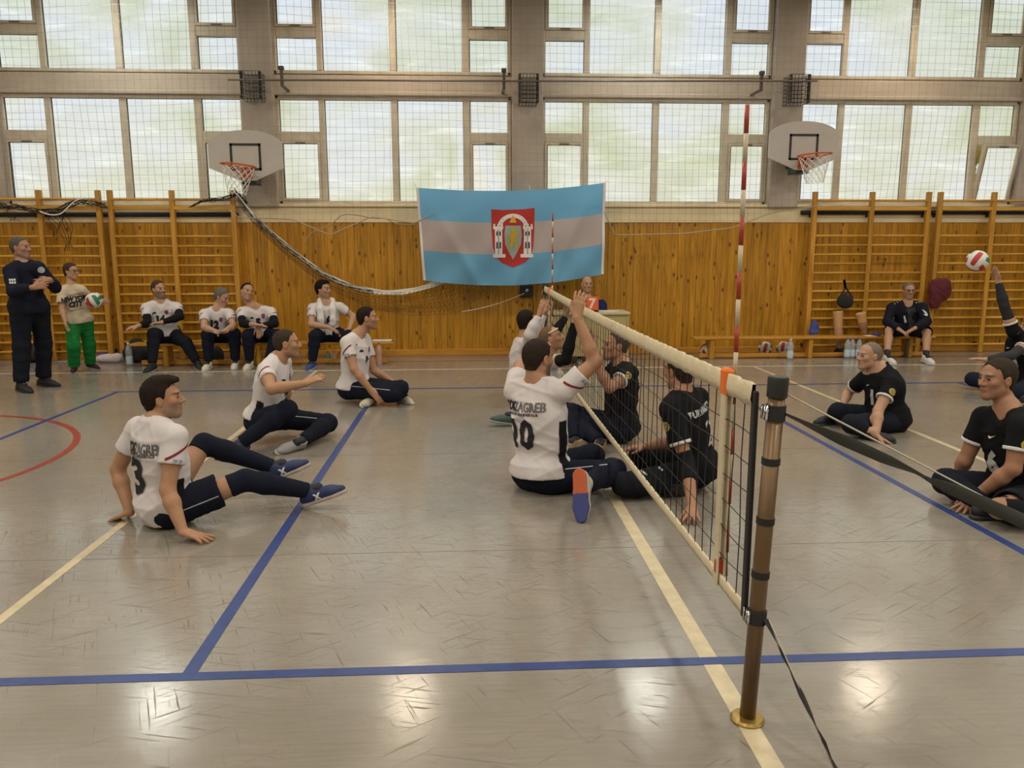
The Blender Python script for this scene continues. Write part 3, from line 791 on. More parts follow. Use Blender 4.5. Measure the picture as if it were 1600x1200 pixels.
# walls
M_PLASTER = mat('plaster_grey', (.55, .465, .38), rough=.9, noise=(3, .10), bump=(30, .15))
M_CONC = mat('concrete', (.43, .365, .305), rough=.9, noise=(2.2, .16), bump=(26, .25))
M_BEIGE = mat('wall_beige', (.52, .47, .40), rough=.85, noise=(2, .06))
M_CEIL = mat('ceiling_white', (.62, .60, .56), rough=.9, noise=(2, .04))
wl = MB().box((XL-.2, YF, 0), (XL, WY+.4, ZC)).build('wall_left', M_BEIGE); tag(wl, kind='structure')
wr = MB().box((XR, YF, 0), (XR+.2, WY+.4, ZC)).build('wall_right', M_BEIGE); tag(wr, kind='structure')
wf = MB().box((XL-.2, YF-.2, 0), (XR+.2, YF, ZC)).build('wall_front', M_BEIGE); tag(wf, kind='structure')
ce = MB().box((XL-.2, YF-.2, ZC), (XR+.2, WY+.6, ZC+.2)).build('ceiling', M_CEIL); tag(ce, kind='structure')
# back wall: core below the windows, beams, pillars; plank panelling as single boards
BAY = [-7.5+3.855*i for i in (-1, 0, 1, 2, 3)]
BW = 3.31
wb = MB().box((XL, WY+.03, 0), (XR, WY+.4, 2.0)).build('wall_back', M_PLASTER); tag(wb, kind='structure')
def wpart(name, lo, hi, m, b=.01): return MB().bbox(lo, hi, b).build(name, m, wb)
wpart('beam', (XL, WY+.02, 3.80), (XR, WY+.4, 4.07), M_PLASTER)
wpart('beam', (XL, WY-.02, 3.785), (XR, WY+.03, 3.84), M_PLASTER)
wpart('beam', (XL, WY+.02, 5.63), (XR, WY+.4, ZC), M_PLASTER)
wpart('sill', (XL, WY-.06, 2.215), (XR, WY+.4, 2.26), mat('sill_cream', (.80, .67, .43), rough=.7, noise=(3, .1)))
wpart('sill', (XL, WY-.02, 1.99), (XR, WY+.06, 2.215), MATS['sill_cream'])
for i, b0 in enumerate(BAY[1:]+[BAY[-1]+3.855, BAY[0]]):
    cx = b0-.265
    wpart('pillar', (cx-.225, WY-.10, 2.21), (cx+.225, WY+.4, ZC), M_CONC, .015)
def wood(name, c1, c2, c3, knots=True, axis='z', rough=.42):
    m, nt, b, new, L = nodes(name)
    tc = new('ShaderNodeTexCoord'); oi = new('ShaderNodeObjectInfo')
    ad = new('ShaderNodeVectorMath'); ad.operation = 'ADD'
    sc = new('ShaderNodeVectorMath'); sc.operation = 'SCALE'; sc.inputs['Scale'].default_value = 37.0
    cb = new('ShaderNodeCombineXYZ'); L(oi.outputs['Random'], cb.inputs[0]); L(oi.outputs['Random'], cb.inputs[1]); L(oi.outputs['Random'], cb.inputs[2])
    L(cb.outputs[0], sc.inputs[0]); L(tc.outputs['Object'], ad.inputs[0]); L(sc.outputs[0], ad.inputs[1])
    mp = new('ShaderNodeMapping'); mp.inputs['Scale'].default_value = {'z': (22, 22, 1.6), 'x': (1.6, 22, 22)}[axis]; L(ad.outputs[0], mp.inputs['Vector'])
    n = new('ShaderNodeTexNoise'); n.inputs['Scale'].default_value = 1.2; n.inputs['Detail'].default_value = 5; n.inputs['Distortion'].default_value = .8; L(mp.outputs[0], n.inputs['Vector'])
    r = ramp(nt, [(.28, c1), (.5, c2), (.75, c3)]); L(n.outputs['Fac'], r.inputs['Fac']); col = r.outputs[0]
    if knots:
        mk = new('ShaderNodeMapping'); mk.inputs['Scale'].default_value = {'z': (9, 1, 4.6), 'x': (4.6, 1, 9)}[axis]; L(ad.outputs[0], mk.inputs['Vector'])
        vo = new('ShaderNodeTexVoronoi'); vo.inputs['Scale'].default_value = 1.0; vo.inputs['Randomness'].default_value = 1; L(mk.outputs[0], vo.inputs['Vector'])
        rk = ramp(nt, [(.08, (1, 1, 1)), (.21, (0, 0, 0))]); L(vo.outputs['Distance'], rk.inputs['Fac'])
        mx = new('ShaderNodeMix'); mx.data_type = 'RGBA'; L(rk.outputs[0], mx.inputs['Factor']); L(col, mx.inputs['A']); mx.inputs['B'].default_value = (.12, .045, .010, 1); col = mx.outputs['Result']
    hs = new('ShaderNodeHueSaturation'); m2 = new('ShaderNodeMapRange'); m2.inputs['To Min'].default_value = .86; m2.inputs['To Max'].default_value = 1.14
    L(oi.outputs['Random'], m2.inputs['Value']); L(m2.outputs[0], hs.inputs['Value']); L(col, hs.inputs['Color'])
    L(hs.outputs[0], b.inputs['Base Color']); b.inputs['Roughness'].default_value = rough; b.inputs['Specular IOR Level'].default_value = .4
    return m
M_PINE = wood('pine_panel', (.30, .125, .006), (.47, .215, .012), (.60, .30, .026))
M_BARS = wood('bar_wood', (.36, .160, .016), (.53, .26, .034), (.64, .34, .06), knots=False)
M_BARSX = wood('rung_wood', (.46, .22, .022), (.62, .32, .042), (.72, .40, .07), knots=False, axis='x')
M_BENCH = wood('bench_wood', (.42, .18, .022), (.56, .26, .04), (.66, .33, .065), knots=False, axis='x', rough=.35)
pw = .0975; me_pl = None
nP = int((XR-XL)/pw)
bmv = MB().bbox((0, 0, 0), (pw-.0015, .03, 1.90), .0025)
me_pl = bpy.data.meshes.new('plank'); me_pl.from_pydata(bmv.v, [], bmv.f); me_pl.materials.append(M_PINE)
for i in range(nP):
    x = XL+i*pw
    if x < -8.9 or x > 9.3: continue
    o = bpy.data.objects.new('plank', me_pl); COL.objects.link(o); o.parent = wb; o.location = (x, WY, .09)
far = MB().box((XL, WY, .09), (-8.9, WY+.03, 1.99)).box((9.3, WY, .09), (XR, WY+.03, 1.99)).build('panelling', M_PINE, wb)
bb = MB().bbox((XL, WY-.025, 0.0), (XR, WY+.03, .10), .006).build('baseboard_back', M_BENCH); tag(bb, kind='structure')

# windows
def pane_mat():
    m, nt, b, new, L = nodes('frosted_pane')
    tc = new('ShaderNodeTexCoord'); geo = new('ShaderNodeNewGeometry')
    mp = new('ShaderNodeMapping'); mp.inputs['Scale'].default_value = (.55, 1, .9); L(geo.outputs['Position'], mp.inputs['Vector'])
    n = new('ShaderNodeTexNoise'); n.inputs['Scale'].default_value = .8; n.inputs['Detail'].default_value = 3; n.inputs['Distortion'].default_value = 1.2; L(mp.outputs[0], n.inputs['Vector'])
    r = ramp(nt, [(.22, (.60, .66, .42)), (.38, (.74, .78, .62)), (.50, (.84, .87, .80)), (.62, (.84, .89, .93)), (.78, (.93, .90, .80))]); L(n.outputs['Fac'], r.inputs['Fac'])
    mp2 = new('ShaderNodeMapping'); mp2.inputs['Scale'].default_value = (.5, 1, 3.0); L(geo.outputs['Position'], mp2.inputs['Vector'])
    n2 = new('ShaderNodeTexNoise'); n2.inputs['Scale'].default_value = 2.2; n2.inputs['Detail'].default_value = 4; n2.inputs['Distortion'].default_value = 1.5; L(mp2.outputs[0], n2.inputs['Vector'])
    r2 = ramp(nt, [(.35, (.92, .92, .92)), (.6, (1, 1, 1)), (.72, (1.14, 1.14, 1.14))]); L(n2.outputs['Fac'], r2.inputs['Fac'])
    # trees stand before the lower row, sky before the upper one
    sp = new('ShaderNodeSeparateXYZ'); L(geo.outputs['Position'], sp.inputs[0]); mz = new('ShaderNodeMapRange'); mz.inputs['From Min'].default_value = 2.6; mz.inputs['From Max'].default_value = 4.6; L(sp.outputs['Z'], mz.inputs['Value'])
    tz = new('ShaderNodeMix'); tz.data_type = 'RGBA'; L(mz.outputs[0], tz.inputs['Factor']); tz.inputs['A'].default_value = (.99, .97, .90, 1); tz.inputs['B'].default_value = (.94, .97, 1.0, 1)
    m0 = new('ShaderNodeMix'); m0.data_type = 'RGBA'; m0.blend_type = 'MULTIPLY'; m0.inputs['Factor'].default_value = 1; L(r.outputs[0], m0.inputs['A']); L(tz.outputs['Result'], m0.inputs['B'])
    mx = new('ShaderNodeMix'); mx.data_type = 'RGBA'; mx.blend_type = 'MULTIPLY'; mx.inputs['Factor'].default_value = 1; L(m0.outputs['Result'], mx.inputs['A']); L(r2.outputs[0], mx.inputs['B'])
    L(mx.outputs['Result'], b.inputs['Emission Color']); b.inputs['Emission Strength'].default_value = PANE_GAIN
    b.inputs['Base Color'].default_value = (.02, .02, .02, 1); b.inputs['Roughness'].default_value = .95; b.inputs['Specular IOR Level'].default_value = .05
    return m
M_PANE = pane_mat()
M_PEDGE = mat('pane_edge', (.6, .63, .6), rough=.4)
def lit(o, face):
    """only the room side of a frosted sheet glows"""
    o.data.materials.append(M_PEDGE)
    for p in o.data.polygons: p.material_index = 0 if p.index == face else 1
    return o
M_FRAME = mat('window_frame_paint', (.60, .52, .41), rough=.65, noise=(7, .14), bump=(40, .12))
M_FEDGE = mat('window_gasket', (.05, .045, .04), rough=.8)
FY = WY+.10          # pane plane
cols = [(0., .57), (.65, 1.61), (1.70, 2.655), (2.755, BW)]
def window(nm, b0, z0, z1, t0, t1, opened=False):
    """window with two big fixed panes between two split side lights; t0..t1 transom of the side lights"""
    w = MB().bbox((b0-.045, FY-.06, z0-.05), (b0+BW+.045, FY+.10, z0), .008).bbox((b0-.045, FY-.06, z1), (b0+BW+.045, FY+.10, z1+.05), .008)\
        .bbox((b0-.05, FY-.06, z0-.05), (b0, FY+.10, z1+.05), .008).bbox((b0+BW, FY-.06, z0-.05), (b0+BW+.05, FY+.10, z1+.05), .008).build(nm, M_FRAME)
    tag(w, kind='structure')
    for (a, b), (c, d) in zip(cols[:-1], cols[1:]):
        MB().bbox((b0+b, FY-.055, z0), (b0+c, FY+.08, z1), .008).build('mullion', M_FRAME, w)
    def pane(x0, x1, za, zb, dark=True):
        lit(MB().box((x0+.004, FY+.01, za+.004), (x1-.004, FY+.016, zb-.004)).build('pane', M_PANE, w), 2)
        g = MB()
        for q in (((x0, FY-.002, za), (x0+.010, FY+.012, zb)), ((x1-.005, FY-.002, za), (x1, FY+.012, zb)), ((x0, FY-.002, zb-.008), (x1, FY+.012, zb))): g.box(*q)
        g.build('gasket', M_FEDGE, w)
    pane(b0+cols[1][0], b0+cols[1][1], z0, z1); pane(b0+cols[2][0], b0+cols[2][1], z0, z1)
    for k in (0, 3):
        x0, x1 = b0+cols[k][0], b0+cols[k][1]
        MB().bbox((x0, FY-.055, t0), (x1, FY+.08, t1), .008).build('transom', M_FRAME, w)
        big = (z0, t0) if t0-z0 > z1-t1 else (t1, z1); sm = (t1, z1) if big[0] == z0 else (z0, t0)
        pane(x0, x1, *sm)
        # opening sash in the taller light
        fw = .035; za, zb = big
        def sash(M=None):
            s = MB()
            for q in (((x0, FY-.07, za), (x0+fw, FY+.0, zb)), ((x1-fw, FY-.07, za), (x1, FY+.0, zb)), ((x0+fw, FY-.07, za), (x1-fw, FY+.0, za+fw)), ((x0+fw, FY-.07, zb-fw), (x1-fw, FY+.0, zb))): s.box(*q, M=M)
            so = s.build('sash', M_FRAME, w)
            lit(MB().box((x0+fw, FY-.035, za+fw), (x1-fw, FY-.03, zb-fw), M=M).build('pane', M_PANE, so), 2)
            g = MB().box((x0+fw, FY-.072, za+fw), (x0+fw+.009, FY-.03, zb-fw), M=M).box((x0+fw, FY-.072, zb-fw-.007), (x1-fw, FY-.03, zb-fw), M=M); g.build('gasket', M_FEDGE, so)
            MB().box((x0+.22, FY-.085, za+.008 if za > z0 else zb-.028), (x0+.36, FY-.07, za+.022 if za > z0 else zb-.014), M=M).build('latch', mat('latch_grey', (.16, .15, .14), rough=.4, metal=.6), so)
        if opened and k == 3:
            piv = Vector((x1, FY-.03, za)); Mr = Matrix.Translation(piv) @ Matrix.Rotation(math.radians(13), 4, 'X') @ Matrix.Translation(-piv)
            sash(Mr)
        else: sash()
k = 1
for i, b0 in enumerate(BAY):
    if i == 0: continue
    window('window_%d' % k, b0, 2.31, 3.74, 3.155, 3.29, opened=(i == 4)); k += 1
    window('window_%d' % k, b0, 4.135, 5.565, 4.585, 4.72); k += 1
for b0, zz in ((BAY[0], (2.31, 3.155, 3.29, 3.74)), (BAY[0], (4.135, 4.585, 4.72, 5.565)), (BAY[4]+3.855, (2.31, 3.155, 3.29, 3.74)), (BAY[4]+3.855, (4.135, 4.585, 4.72, 5.565))):
    window('window_%d' % k, b0, zz[0], zz[3], zz[1], zz[2]); k += 1
# unseen sheet added behind the windows so that no daylight leaks past the frames
tag(MB().box((XL, WY+.22, 2.2), (BAY[4]+2.70, WY+.26, ZC)).box((BAY[4]+3.4, WY+.22, 2.2), (XR, WY+.26, ZC)).box((BAY[4]+2.7, WY+.22, 3.3), (BAY[4]+3.4, WY+.26, ZC)).build('daylight_blocker', mat('blocker_grey', (.5, .5, .5))), kind='structure')

# the tree seen through the tilted sash
_g = SDF((6.2, 10.6, 1.5), (9.4, 12.6, 4.6), .07)
for _i in range(26):
    _g.ell((rnd.uniform(6.9, 8.8), rnd.uniform(11.1, 12.1), rnd.uniform(2.2, 4.1)), (rnd.uniform(.2, .45),)*3, k=.05)
_g.wrinkle(.06, 14, 2, w=.2); _V, _F = _g.mesh()
_t = empty('autumn_tree', (7.8, 11.6, 0), 'yellow autumn tree outside the tilted window at the right edge', 'tree')
np_mesh('crown', _V, _F, mat('autumn_leaves', (.62, .48, .10), rough=.8, noise=(9, .5)), _t, org=(7.8, 11.6, 0))
MB().tube([(0, 0, 0), (.03, 0, 1.2), (0, .05, 2.5)], [.14, .11, .08], 8).build('trunk', mat('bark', (.10, .07, .05), rough=.9), _t)
# square pendant lamps in rows (above the frame, mirrored in the floor)
M_CASE = mat('lamp_case', (.7, .7, .68), rough=.5)
M_TUBES = [mat('lamp_glow_%s' % n_, (.9, .9, .9), emit=c_, es=LAMP_GAIN) for n_, c_ in (('warm', (1.0, .84, .64)), ('white', (.98, 1.0, .90)))]
M_TUBES += [mat('lamp_dim_%s' % n_, (.9, .9, .9), emit=c_, es=LAMP_GAIN*.5) for n_, c_ in (('warm', (1.0, .84, .64)), ('white', (.98, 1.0, .90)))]
for ix, x in enumerate((-9.3, -5.63, -1.90, 1.72, 5.25, 9.0)):
    for iy, y in enumerate((8.0, 4.3, .6, -3.1, -6.8)):
        l = empty('ceiling_lamp', (x, y, 5.15), 'square pendant hall lamp, %s from the left in the %s row from the windows' % (('first', 'second', 'third', 'fourth', 'fifth', 'sixth')[ix], ('first', 'second', 'third', 'fourth', 'fifth')[iy]), 'lamp', 'hall lamps')
        MB().bbox((-.30, -.30, .05), (.30, .30, .16), .02).build('case', M_CASE, l)
        MB().tube([(0, 0, .16), (0, 0, ZC-5.15)], .012, 6).build('hanger', M_CASE, l)
        lit(MB().box((-.27, -.27, .02), (.27, .27, .05)).build('diffuser', M_TUBES[ix % 2+(2 if iy == 0 else 0)], l), 0)
# ------------------------------------------------------------------ fittings on the window wall
def shared(name, mb, m, smooth=False):
    me = bpy.data.meshes.new(name); me.from_pydata(mb.v, [], mb.f); me.materials.append(m)
    if smooth: me.shade_smooth()
    return me
def put(name, me, parent, loc=(0, 0, 0)):
    o = bpy.data.objects.new(name, me); COL.objects.link(o); o.parent = parent; o.location = loc; return o
ME_UP = shared('upright', MB().bbox((-.034, -.035, 0), (.034, .035, 2.44), .006), M_BARS)
RUNGW = .83
ME_RUNG = shared('rung', MB().tube([(-RUNGW/2, 0, 0), (RUNGW/2, 0, 0)], .0185, 8), M_BARSX, True)
def wall_bars(label, xs, missing=()):
    r = empty('wall_bars', (xs[1], 8.74, 0), label, 'wall bars', 'wooden wall bars')
    for x in xs: put('upright', ME_UP, r, (x-xs[1], 0, 0))
    for c in (0, 1):
        x0 = (xs[c]+xs[c+1])/2-xs[1]; w = (xs[c+1]-xs[c]-.05)/RUNGW
        for i, z in enumerate([2.31]+[1.79-.1385*k for k in range(13)]):
            if (c, i) in missing: continue
            o = put('rung', ME_RUNG, r, (x0, -.012 if i else -.03, z)); o.scale = (w, 1, 1)
        MB().bbox((x0-w*RUNGW/2, -.03, 2.165), (x0+w*RUNGW/2, .0, 2.215), .005).build('top_rail', M_BARSX, r)
    for x in xs:
        for z in (.12, 2.1): MB().bbox((x-xs[1]-.02, .035, z-.03), (x-xs[1]+.02, .16, z+.03), .004).build('wall_bracket', mat('dark_steel', (.06, .055, .05), rough=.45, metal=.7), r)
    return r
wall_bars('wooden wall bars at the left edge, behind the man with folded arms', (-7.88, -7.02, -6.20))
wall_bars('wooden wall bars behind the seated substitutes, under the left hoop', (-6.035, -5.17, -4.31))
wall_bars('wooden wall bars with one rung missing, black bag hung on them', (4.255, 5.135, 6.01), missing=((1, 4),))
wall_bars('wooden wall bars at the right edge, behind the thrown ball', (6.19, 7.03, 7.88))
M_BLACK = mat('black_matt', (.012, .012, .013), rough=.7)
M_BLKPL = mat('black_plastic', (.015, .015, .016), rough=.4)
M_STEEL = mat('steel_grey', (.33, .33, .34), rough=.35, metal=.8)
tag(MB().tube([(-9.2, 8.84, 2.10), (-4.28, 8.84, 2.105)], .032, 10).build('padded_rail', M_BLACK, None, True), 'long black pipe above the panelling behind the left wall bars', 'pipe')
tag(MB().tube([(4.10, 8.84, 2.14), (9.2, 8.84, 2.15)], .034, 10).build('padded_rail', M_BLACK, None, True), 'long black pipe above the panelling behind the right wall bars', 'pipe')

def hoop(label, cx, zs, roll):
    r = empty('basketball_hoop', (cx, 8.3, zs), label, 'hoop', 'basketball hoops')
    W2 = .505
    top = [(W2*math.cos(a), .30+.205*math.sin(a)) for a in np.linspace(0, PI, 19)]
    poly = [(-W2, 0), (-.10, -.165), (.12, -.165), (W2, 0)]+top
    MB().prism([(x, z) for x, z in poly], -.012, .012).build('backboard', mat('board_white', (.50, .46, .42), rough=.55, noise=(5, .05)), r)
    t = .032; sq = MB()
    for q in (((-.21, -.0135, -.03), (.21, -.0125, -.03+t)), ((-.21, -.0135, .33-t), (.21, -.0125, .33)), ((-.21, -.0135, -.03), (-.21+t, -.0125, .33)), ((.21-t, -.0135, -.03), (.21, -.0125, .33))): sq.box((q[0][0], -.0155, q[0][2]), (q[1][0], -.012, q[1][2]))
    sq.build('target_square', mat('board_black', (.018, .016, .018), rough=.6), r)
    M_RIM = mat('rim_orange', (.50, .10, .025), rough=.4)
    Mr = Matrix.Rotation(roll, 4, 'Y'); cy = -.40
    ring = [tuple(Mr @ Vector((.225*math.cos(a), .225*math.sin(a), 0))+Vector((0, cy, .0))) for a in np.linspace(0, 2*PI, 29)[:-1]]
    rim = MB().tube(ring, .011, 6, closed=True)
    for sx in (-1, 1): rim.tube([tuple(Mr @ Vector((sx*.17, .12, 0))+Vector((0, cy, 0))), (sx*.05, -.02, -.12)], .008, 6)
    rim.bbox((-.07, -.20, -.02), (.07, -.012, .004)).bbox((-.075, -.03, -.15), (.075, -.012, .0))
    rim.build('rim', M_RIM, r, True)
    n = MB()
    for k in range(12):
        for sgn in (1, -1):
            p = []
            for j in range(8):
                a = 2*PI*k/12+sgn*j*PI/12; rr = .215-.10*(j/7)**.8; v = Mr @ Vector((rr*math.cos(a), rr*math.sin(a), -.02-.052*j)); p.append((v.x, v.y+cy, v.z))
            n.tube(p, .0035, 4, caps=False)
    n.build('hoop_net', mat('cord_white', (.75, .73, .70), rough=.9), r)
    MB().bbox((-.09, .02, -.21), (.12, .30, -.10), .01).bbox((-.05, .10, -.1), (.05, .5, .25), .01).build('mount', M_BLKPL, r)
    return r
hoop('fan-shaped white backboard with orange rim, left of the flag', -3.975, 2.705, .10)
hoop('fan-shaped white backboard with orange rim, right of the flag', 3.845, 2.875, -.06)

def cage(label, cx, z0, z1, w=.25):
    r = empty('wire_cage', (cx, 8.62, z0), label, 'wire cage', 'black wire cages on the pillars')
    H = z1-z0; m = MB()
    for y in (-.10, .17):
        for i in range(6): m.tube([(-w/2+w*i/5, y, 0), (-w/2+w*i/5, y, H)], .004, 4)
        for i in range(8): m.tube([(-w/2, y, H*i/7), (w/2, y, H*i/7)], .004, 4)
    for i in range(8):
        for sx in (-1, 1): m.tube([(sx*w/2, -.10, H*i/7), (sx*w/2, .17, H*i/7)], .004, 4)
    m.build('wire', M_BLACK, r)
    for sx in (-1, 1): MB().bbox((sx*w/2-.018, -.105, 0), (sx*w/2+.018, -.06, H), .004).build('side_bar', M_BLACK, r)
cage('black wire cage on the pillar above the left hoop', -3.915, 3.66, 4.03)
cage('black wire cage on the middle pillar above the flag', -.06, 3.64, 4.03)
cage('black wire cage on the pillar above the right hoop', 3.84, 3.67, 4.06, .27)
r = empty('curtain_rail', (-.07, 8.62, 3.92), 'thin metal rail running along the beam between the window rows', 'rail')
MB().tube([(-4.14, -.14, -.02), (0, -.14, 0), (4.14, -.14, .04)], .013, 6).build('rod', mat('rail_steel', (.16, .13, .11), rough=.5, metal=.5), r, True)
for px in (443, 787, 1186):
    x = onY(px, 128, 8.6)[0]+.07
    MB().bbox((x-.02, -.10, -.10), (x+.02, .28, -.07), .004).bbox((x-.02, -.13, -.1), (x+.02, -.10, .16), .004).bbox((x-.035, -.15, .12), (x+.035, -.09, .17), .006).build('bracket', mat('rail_bracket', (.09, .07, .06), rough=.6, metal=.4), r)

# ---- protective net in front of the windows
M_CORD = mat('net_cord_grey', (.30, .26, .22), rough=1.0, spec=.0)
def zbot(x):
    return float(np.interp(x, [-9, -4.4, -4.2, -3.4, -2.9, -2.3, -1.7, -1., 1.0, 1.2, 2.2, 2.9, 3.5, 4.1, 4.3, 9], [2.27, 2.27, 2.05, 2.02, 1.80, 2.06, 1.97, 2.3, 2.2, 1.80, 1.82, 1.90, 2.12, 2.2, 2.27, 2.27]))
def nety(x, z): return 8.48+.035*math.sin(x*1.1+z*.7)+.02*math.sin(x*3.1-z*1.9)
m = MB(); r2 = random.Random(3)
cell = .104
nx = int(17.6/cell)
for i in range(nx):
    x0 = -8.8+i*cell; ph = r2.uniform(0, 6); am = r2.uniform(.004, .016); zb = zbot(x0); p = []
    for j in range(15):
        z = zb+(6.2-zb)*j/14; p.append((x0+am*math.sin(z*3.3+ph)+.03*math.sin(z*.9+x0*.7), nety(x0, z), z))
    m.tube(p, .0019, 3, caps=False)
nz = int((6.2-1.75)/cell)
for k in range(nz):
    z0 = 6.18-k*cell; ph = r2.uniform(0, 6); am = r2.uniform(.004, .014); run = []
    for i in range(0, 119):
        x = -8.8+17.6*i/118; z = z0+am*math.sin(x*2.3+ph)+.025*math.sin(x*.8+z0)
        if z > zbot(x): run.append((x, nety(x, z), z))
        else:
            if len(run) > 1: m.tube(run, .0019, 3, caps=False)
            run = []
    if len(run) > 1: m.tube(run, .0019, 3, caps=False)
net0 = empty('protective_net', (0, 8.48, 2.0), 'wide protective net of thin dark cord hanging in front of all the windows', 'net')
m.build('net_mesh', M_CORD, net0, org=(0, 8.48, 2.0))
MB().tube([(x, nety(x, zbot(x))-.01, zbot(x)) for x in np.linspace(-4.3, 4.3, 120)], .0085, 5).build('edge_rope', mat('rope_beige', (.42, .34, .24), rough=.9), net0, True, (0, 8.48, 2.0))

# ---- flag
M_FLAG = []
for nm, c in (('flag_blue', (.21, .53, .86)), ('flag_white', (.60, .53, .55))):
    mm, nt, b, new, L = nodes(nm); b.inputs['Base Color'].default_value = (*c, 1); b.inputs['Roughness'].default_value = .7; b.inputs['Specular IOR Level'].default_value = .25
    tr = new('ShaderNodeBsdfTranslucent'); tr.inputs['Color'].default_value = (*c, 1); mx = new('ShaderNodeMixShader'); mx.inputs[0].default_value = .4
    L(b.outputs[0], mx.inputs[1]); L(tr.outputs[0], mx.inputs[2]); L(mx.outputs[0], nt.nodes['Material Output'].inputs['Surface']); M_FLAG.append(mm)
FL = empty('flag', (-.28, 8.40, 1.2), 'large light blue and white striped flag with red coat of arms', 'flag')
TLc, TRc, BLc, BRc = [onY(*q, 8.42) for q in ((650, 293), (947, 285), (661, 438), (944, 428))]
gx, gz = 72, 45
vs = []
for j in range(gz+1):
    v = j/gz
    for i in range(gx+1):
        u = i/gx; p = (TLc*(1-u)+TRc*u)*(1-v)+(BLc*(1-u)+BRc*u)*v; p = p.copy()
        p[2] -= .10*4*u*(1-u)*(.8+.35*v)
        fold = math.sin((u*9+v*5)*2.2)*.012*(.3+v)+math.sin(u*31-v*9+1)*.006*v+.022*math.sin(u*5.5-v*2.0)
        fold += .03*math.exp(-((u-.03-v*.28)/.035)**2)*v+.03*math.exp(-((u-.95+v*.25)/.03)**2)*v+.02*math.exp(-((u-.72+v*.22)/.025)**2)*v
        p[1] -= fold*1.7; vs.append(p)
fs = [(j*(gx+1)+i, (j+1)*(gx+1)+i, (j+1)*(gx+1)+i+1, j*(gx+1)+i+1) for j in range(gz) for i in range(gx)]
flag_v = np.array(vs); flag_f = np.array(fs)
fo = obj_from('flag_cloth', flag_v-np.array(FL.location), fs, M_FLAG[0], FL, True); fo.data.materials.append(M_FLAG[1])
for p_ in fo.data.polygons:
    j = p_.index//gx; p_.material_index = 1 if gz//3 <= j < 2*gz//3 else 0
fbv = BVHTree.FromPolygons(flag_v.tolist(), fs); fb = tuple(FL.location)
FO = (TLc+TRc+BLc+BRc)/4; FO[2] -= .07
ex, ez, en = np.array([1., 0, 0]), np.array([0, 0, 1.]), np.array([0, -1., 0])
def crest(shape, c, nm, lift, par): return lay(par, fbv, shape, FO+np.array([.0, 0, -.03]), ex, ez, en, c, nm, fb, .03, .4, lift)
sh = [(-.31, .41), (-.15, .40), (0, .405), (.15, .41), (.31, .43), (.305, .1), (.29, -.12), (.25, -.25), (.17, -.34), (0, -.41), (-.17, -.34), (-.25, -.25), (-.29, -.12), (-.305, .1)]
cr = crest(poly2d(sh), (.42, .035, .03), 'coat_of_arms', .006, fo)
WHT = (.70, .66, .66)
def archp(r0, r1, cy, sy=1.0, n=20):
    v = []; f = []
    for k in range(n+1):
        a = PI*k/n; v += [(r0*math.cos(a), cy+sy*r0*math.sin(a)), (r1*math.cos(a), cy+sy*r1*math.sin(a))]
    for k in range(n): f.append((2*k, 2*k+1, 2*k+3, 2*k+2))
    return v, f
crest(archp(.165, .225, .14, .92), WHT, 'arch', .011, cr)
for sx in (-1, 1):
    R_ = lambda x0, x1, z0, z1: [(sx*x0, z0), (sx*x1, z0), (sx*x1, z1), (sx*x0, z1)]
    crest(poly2d(R_(.155, .26, -.22, .16), R_(.140, .285, .13, .17), R_(.145, .17, .17, .205), R_(.20, .225, .17, .205), R_(.255, .28, .17, .205), R_(.11, .29, -.27, -.22)), WHT, 'tower', .012, cr)
    crest(poly2d(R_(.175, .195, .04, .10), R_(.22, .24, .04, .10), R_(.175, .195, -.14, -.05), R_(.22, .24, -.14, -.05), R_(.205, .212, -.22, .13)), (.04, .03, .03), 'tower_windows', .016, cr)
crest(poly2d(*[[(.19*math.cos(a)*.93, .14+.18*math.sin(a)), (.20*math.cos(a), .14+.19*math.sin(a)*.95), (.20*math.cos(a+.06), .14+.19*math.sin(a+.06)*.95), (.19*math.cos(a+.06)*.93, .14+.18*math.sin(a+.06))] for a in np.linspace(.2, PI-.25, 11)]), (.25, .22, .22), 'arch_stones', .016, cr)
crest(poly2d([(-.05, .22), (.05, .22), (.02, .30), (0, .33), (-.02, .30)]), (.62, .36, .05), 'crown', .012, cr)
crest(poly2d([(-.11, .18), (.11, .18), (.125, .05), (.115, -.08), (.06, -.2), (0, -.30), (-.06, -.2), (-.115, -.08), (-.125, .05)]), (.30, .36, .34), 'inner_shield', .012, cr)
crest(poly2d(circ(.01, .12, .035, .035, 12), [(-.03, .1), (.05, .08), (.045, -.06), (-.035, -.05)], [(.03, .06), (.085, .11), (.09, .08), (.045, .01)], [(-.03, .07), (-.08, .03), (-.07, 0), (-.03, .03)], [(.02, -.04), (.05, -.04), (.075, -.15), (.04, -.15)], [(-.035, -.04), (0, -.04), (-.02, -.15), (-.06, -.14)], [(-.035, -.03), (-.09, -.02), (-.085, .08), (-.1, -.02), (-.07, -.06)]), (.52, .36, .05), 'lion', .017, cr)
for sx, (x0, x1) in ((-1, (0, 1)), (1, (gx-1, gx))):
    st = MB(); ids = range(gz+1)
    for j in range(gz):
        a, b, c, d = [flag_v[q]+np.array([0, -.004, 0]) for q in (j*(gx+1)+x0, (j+1)*(gx+1)+x0, (j+1)*(gx+1)+x1, j*(gx+1)+x1)]
        st.add([a, b, c, d], [(0, 1, 2, 3)])
    st.build('hem', mat('hem_white', (.70, .66, .70), rough=.8), fo, org=fb)
for u in (0, .19, .40, .60, .79, 1.0):
    p = flag_v[int(u*gx)]; MB().tube([p, p+np.array([.02*(2*u-1)-.01, .03, .07])], .004, 5).build('tie_cord', MATS['cord_white'], FL, org=fb)

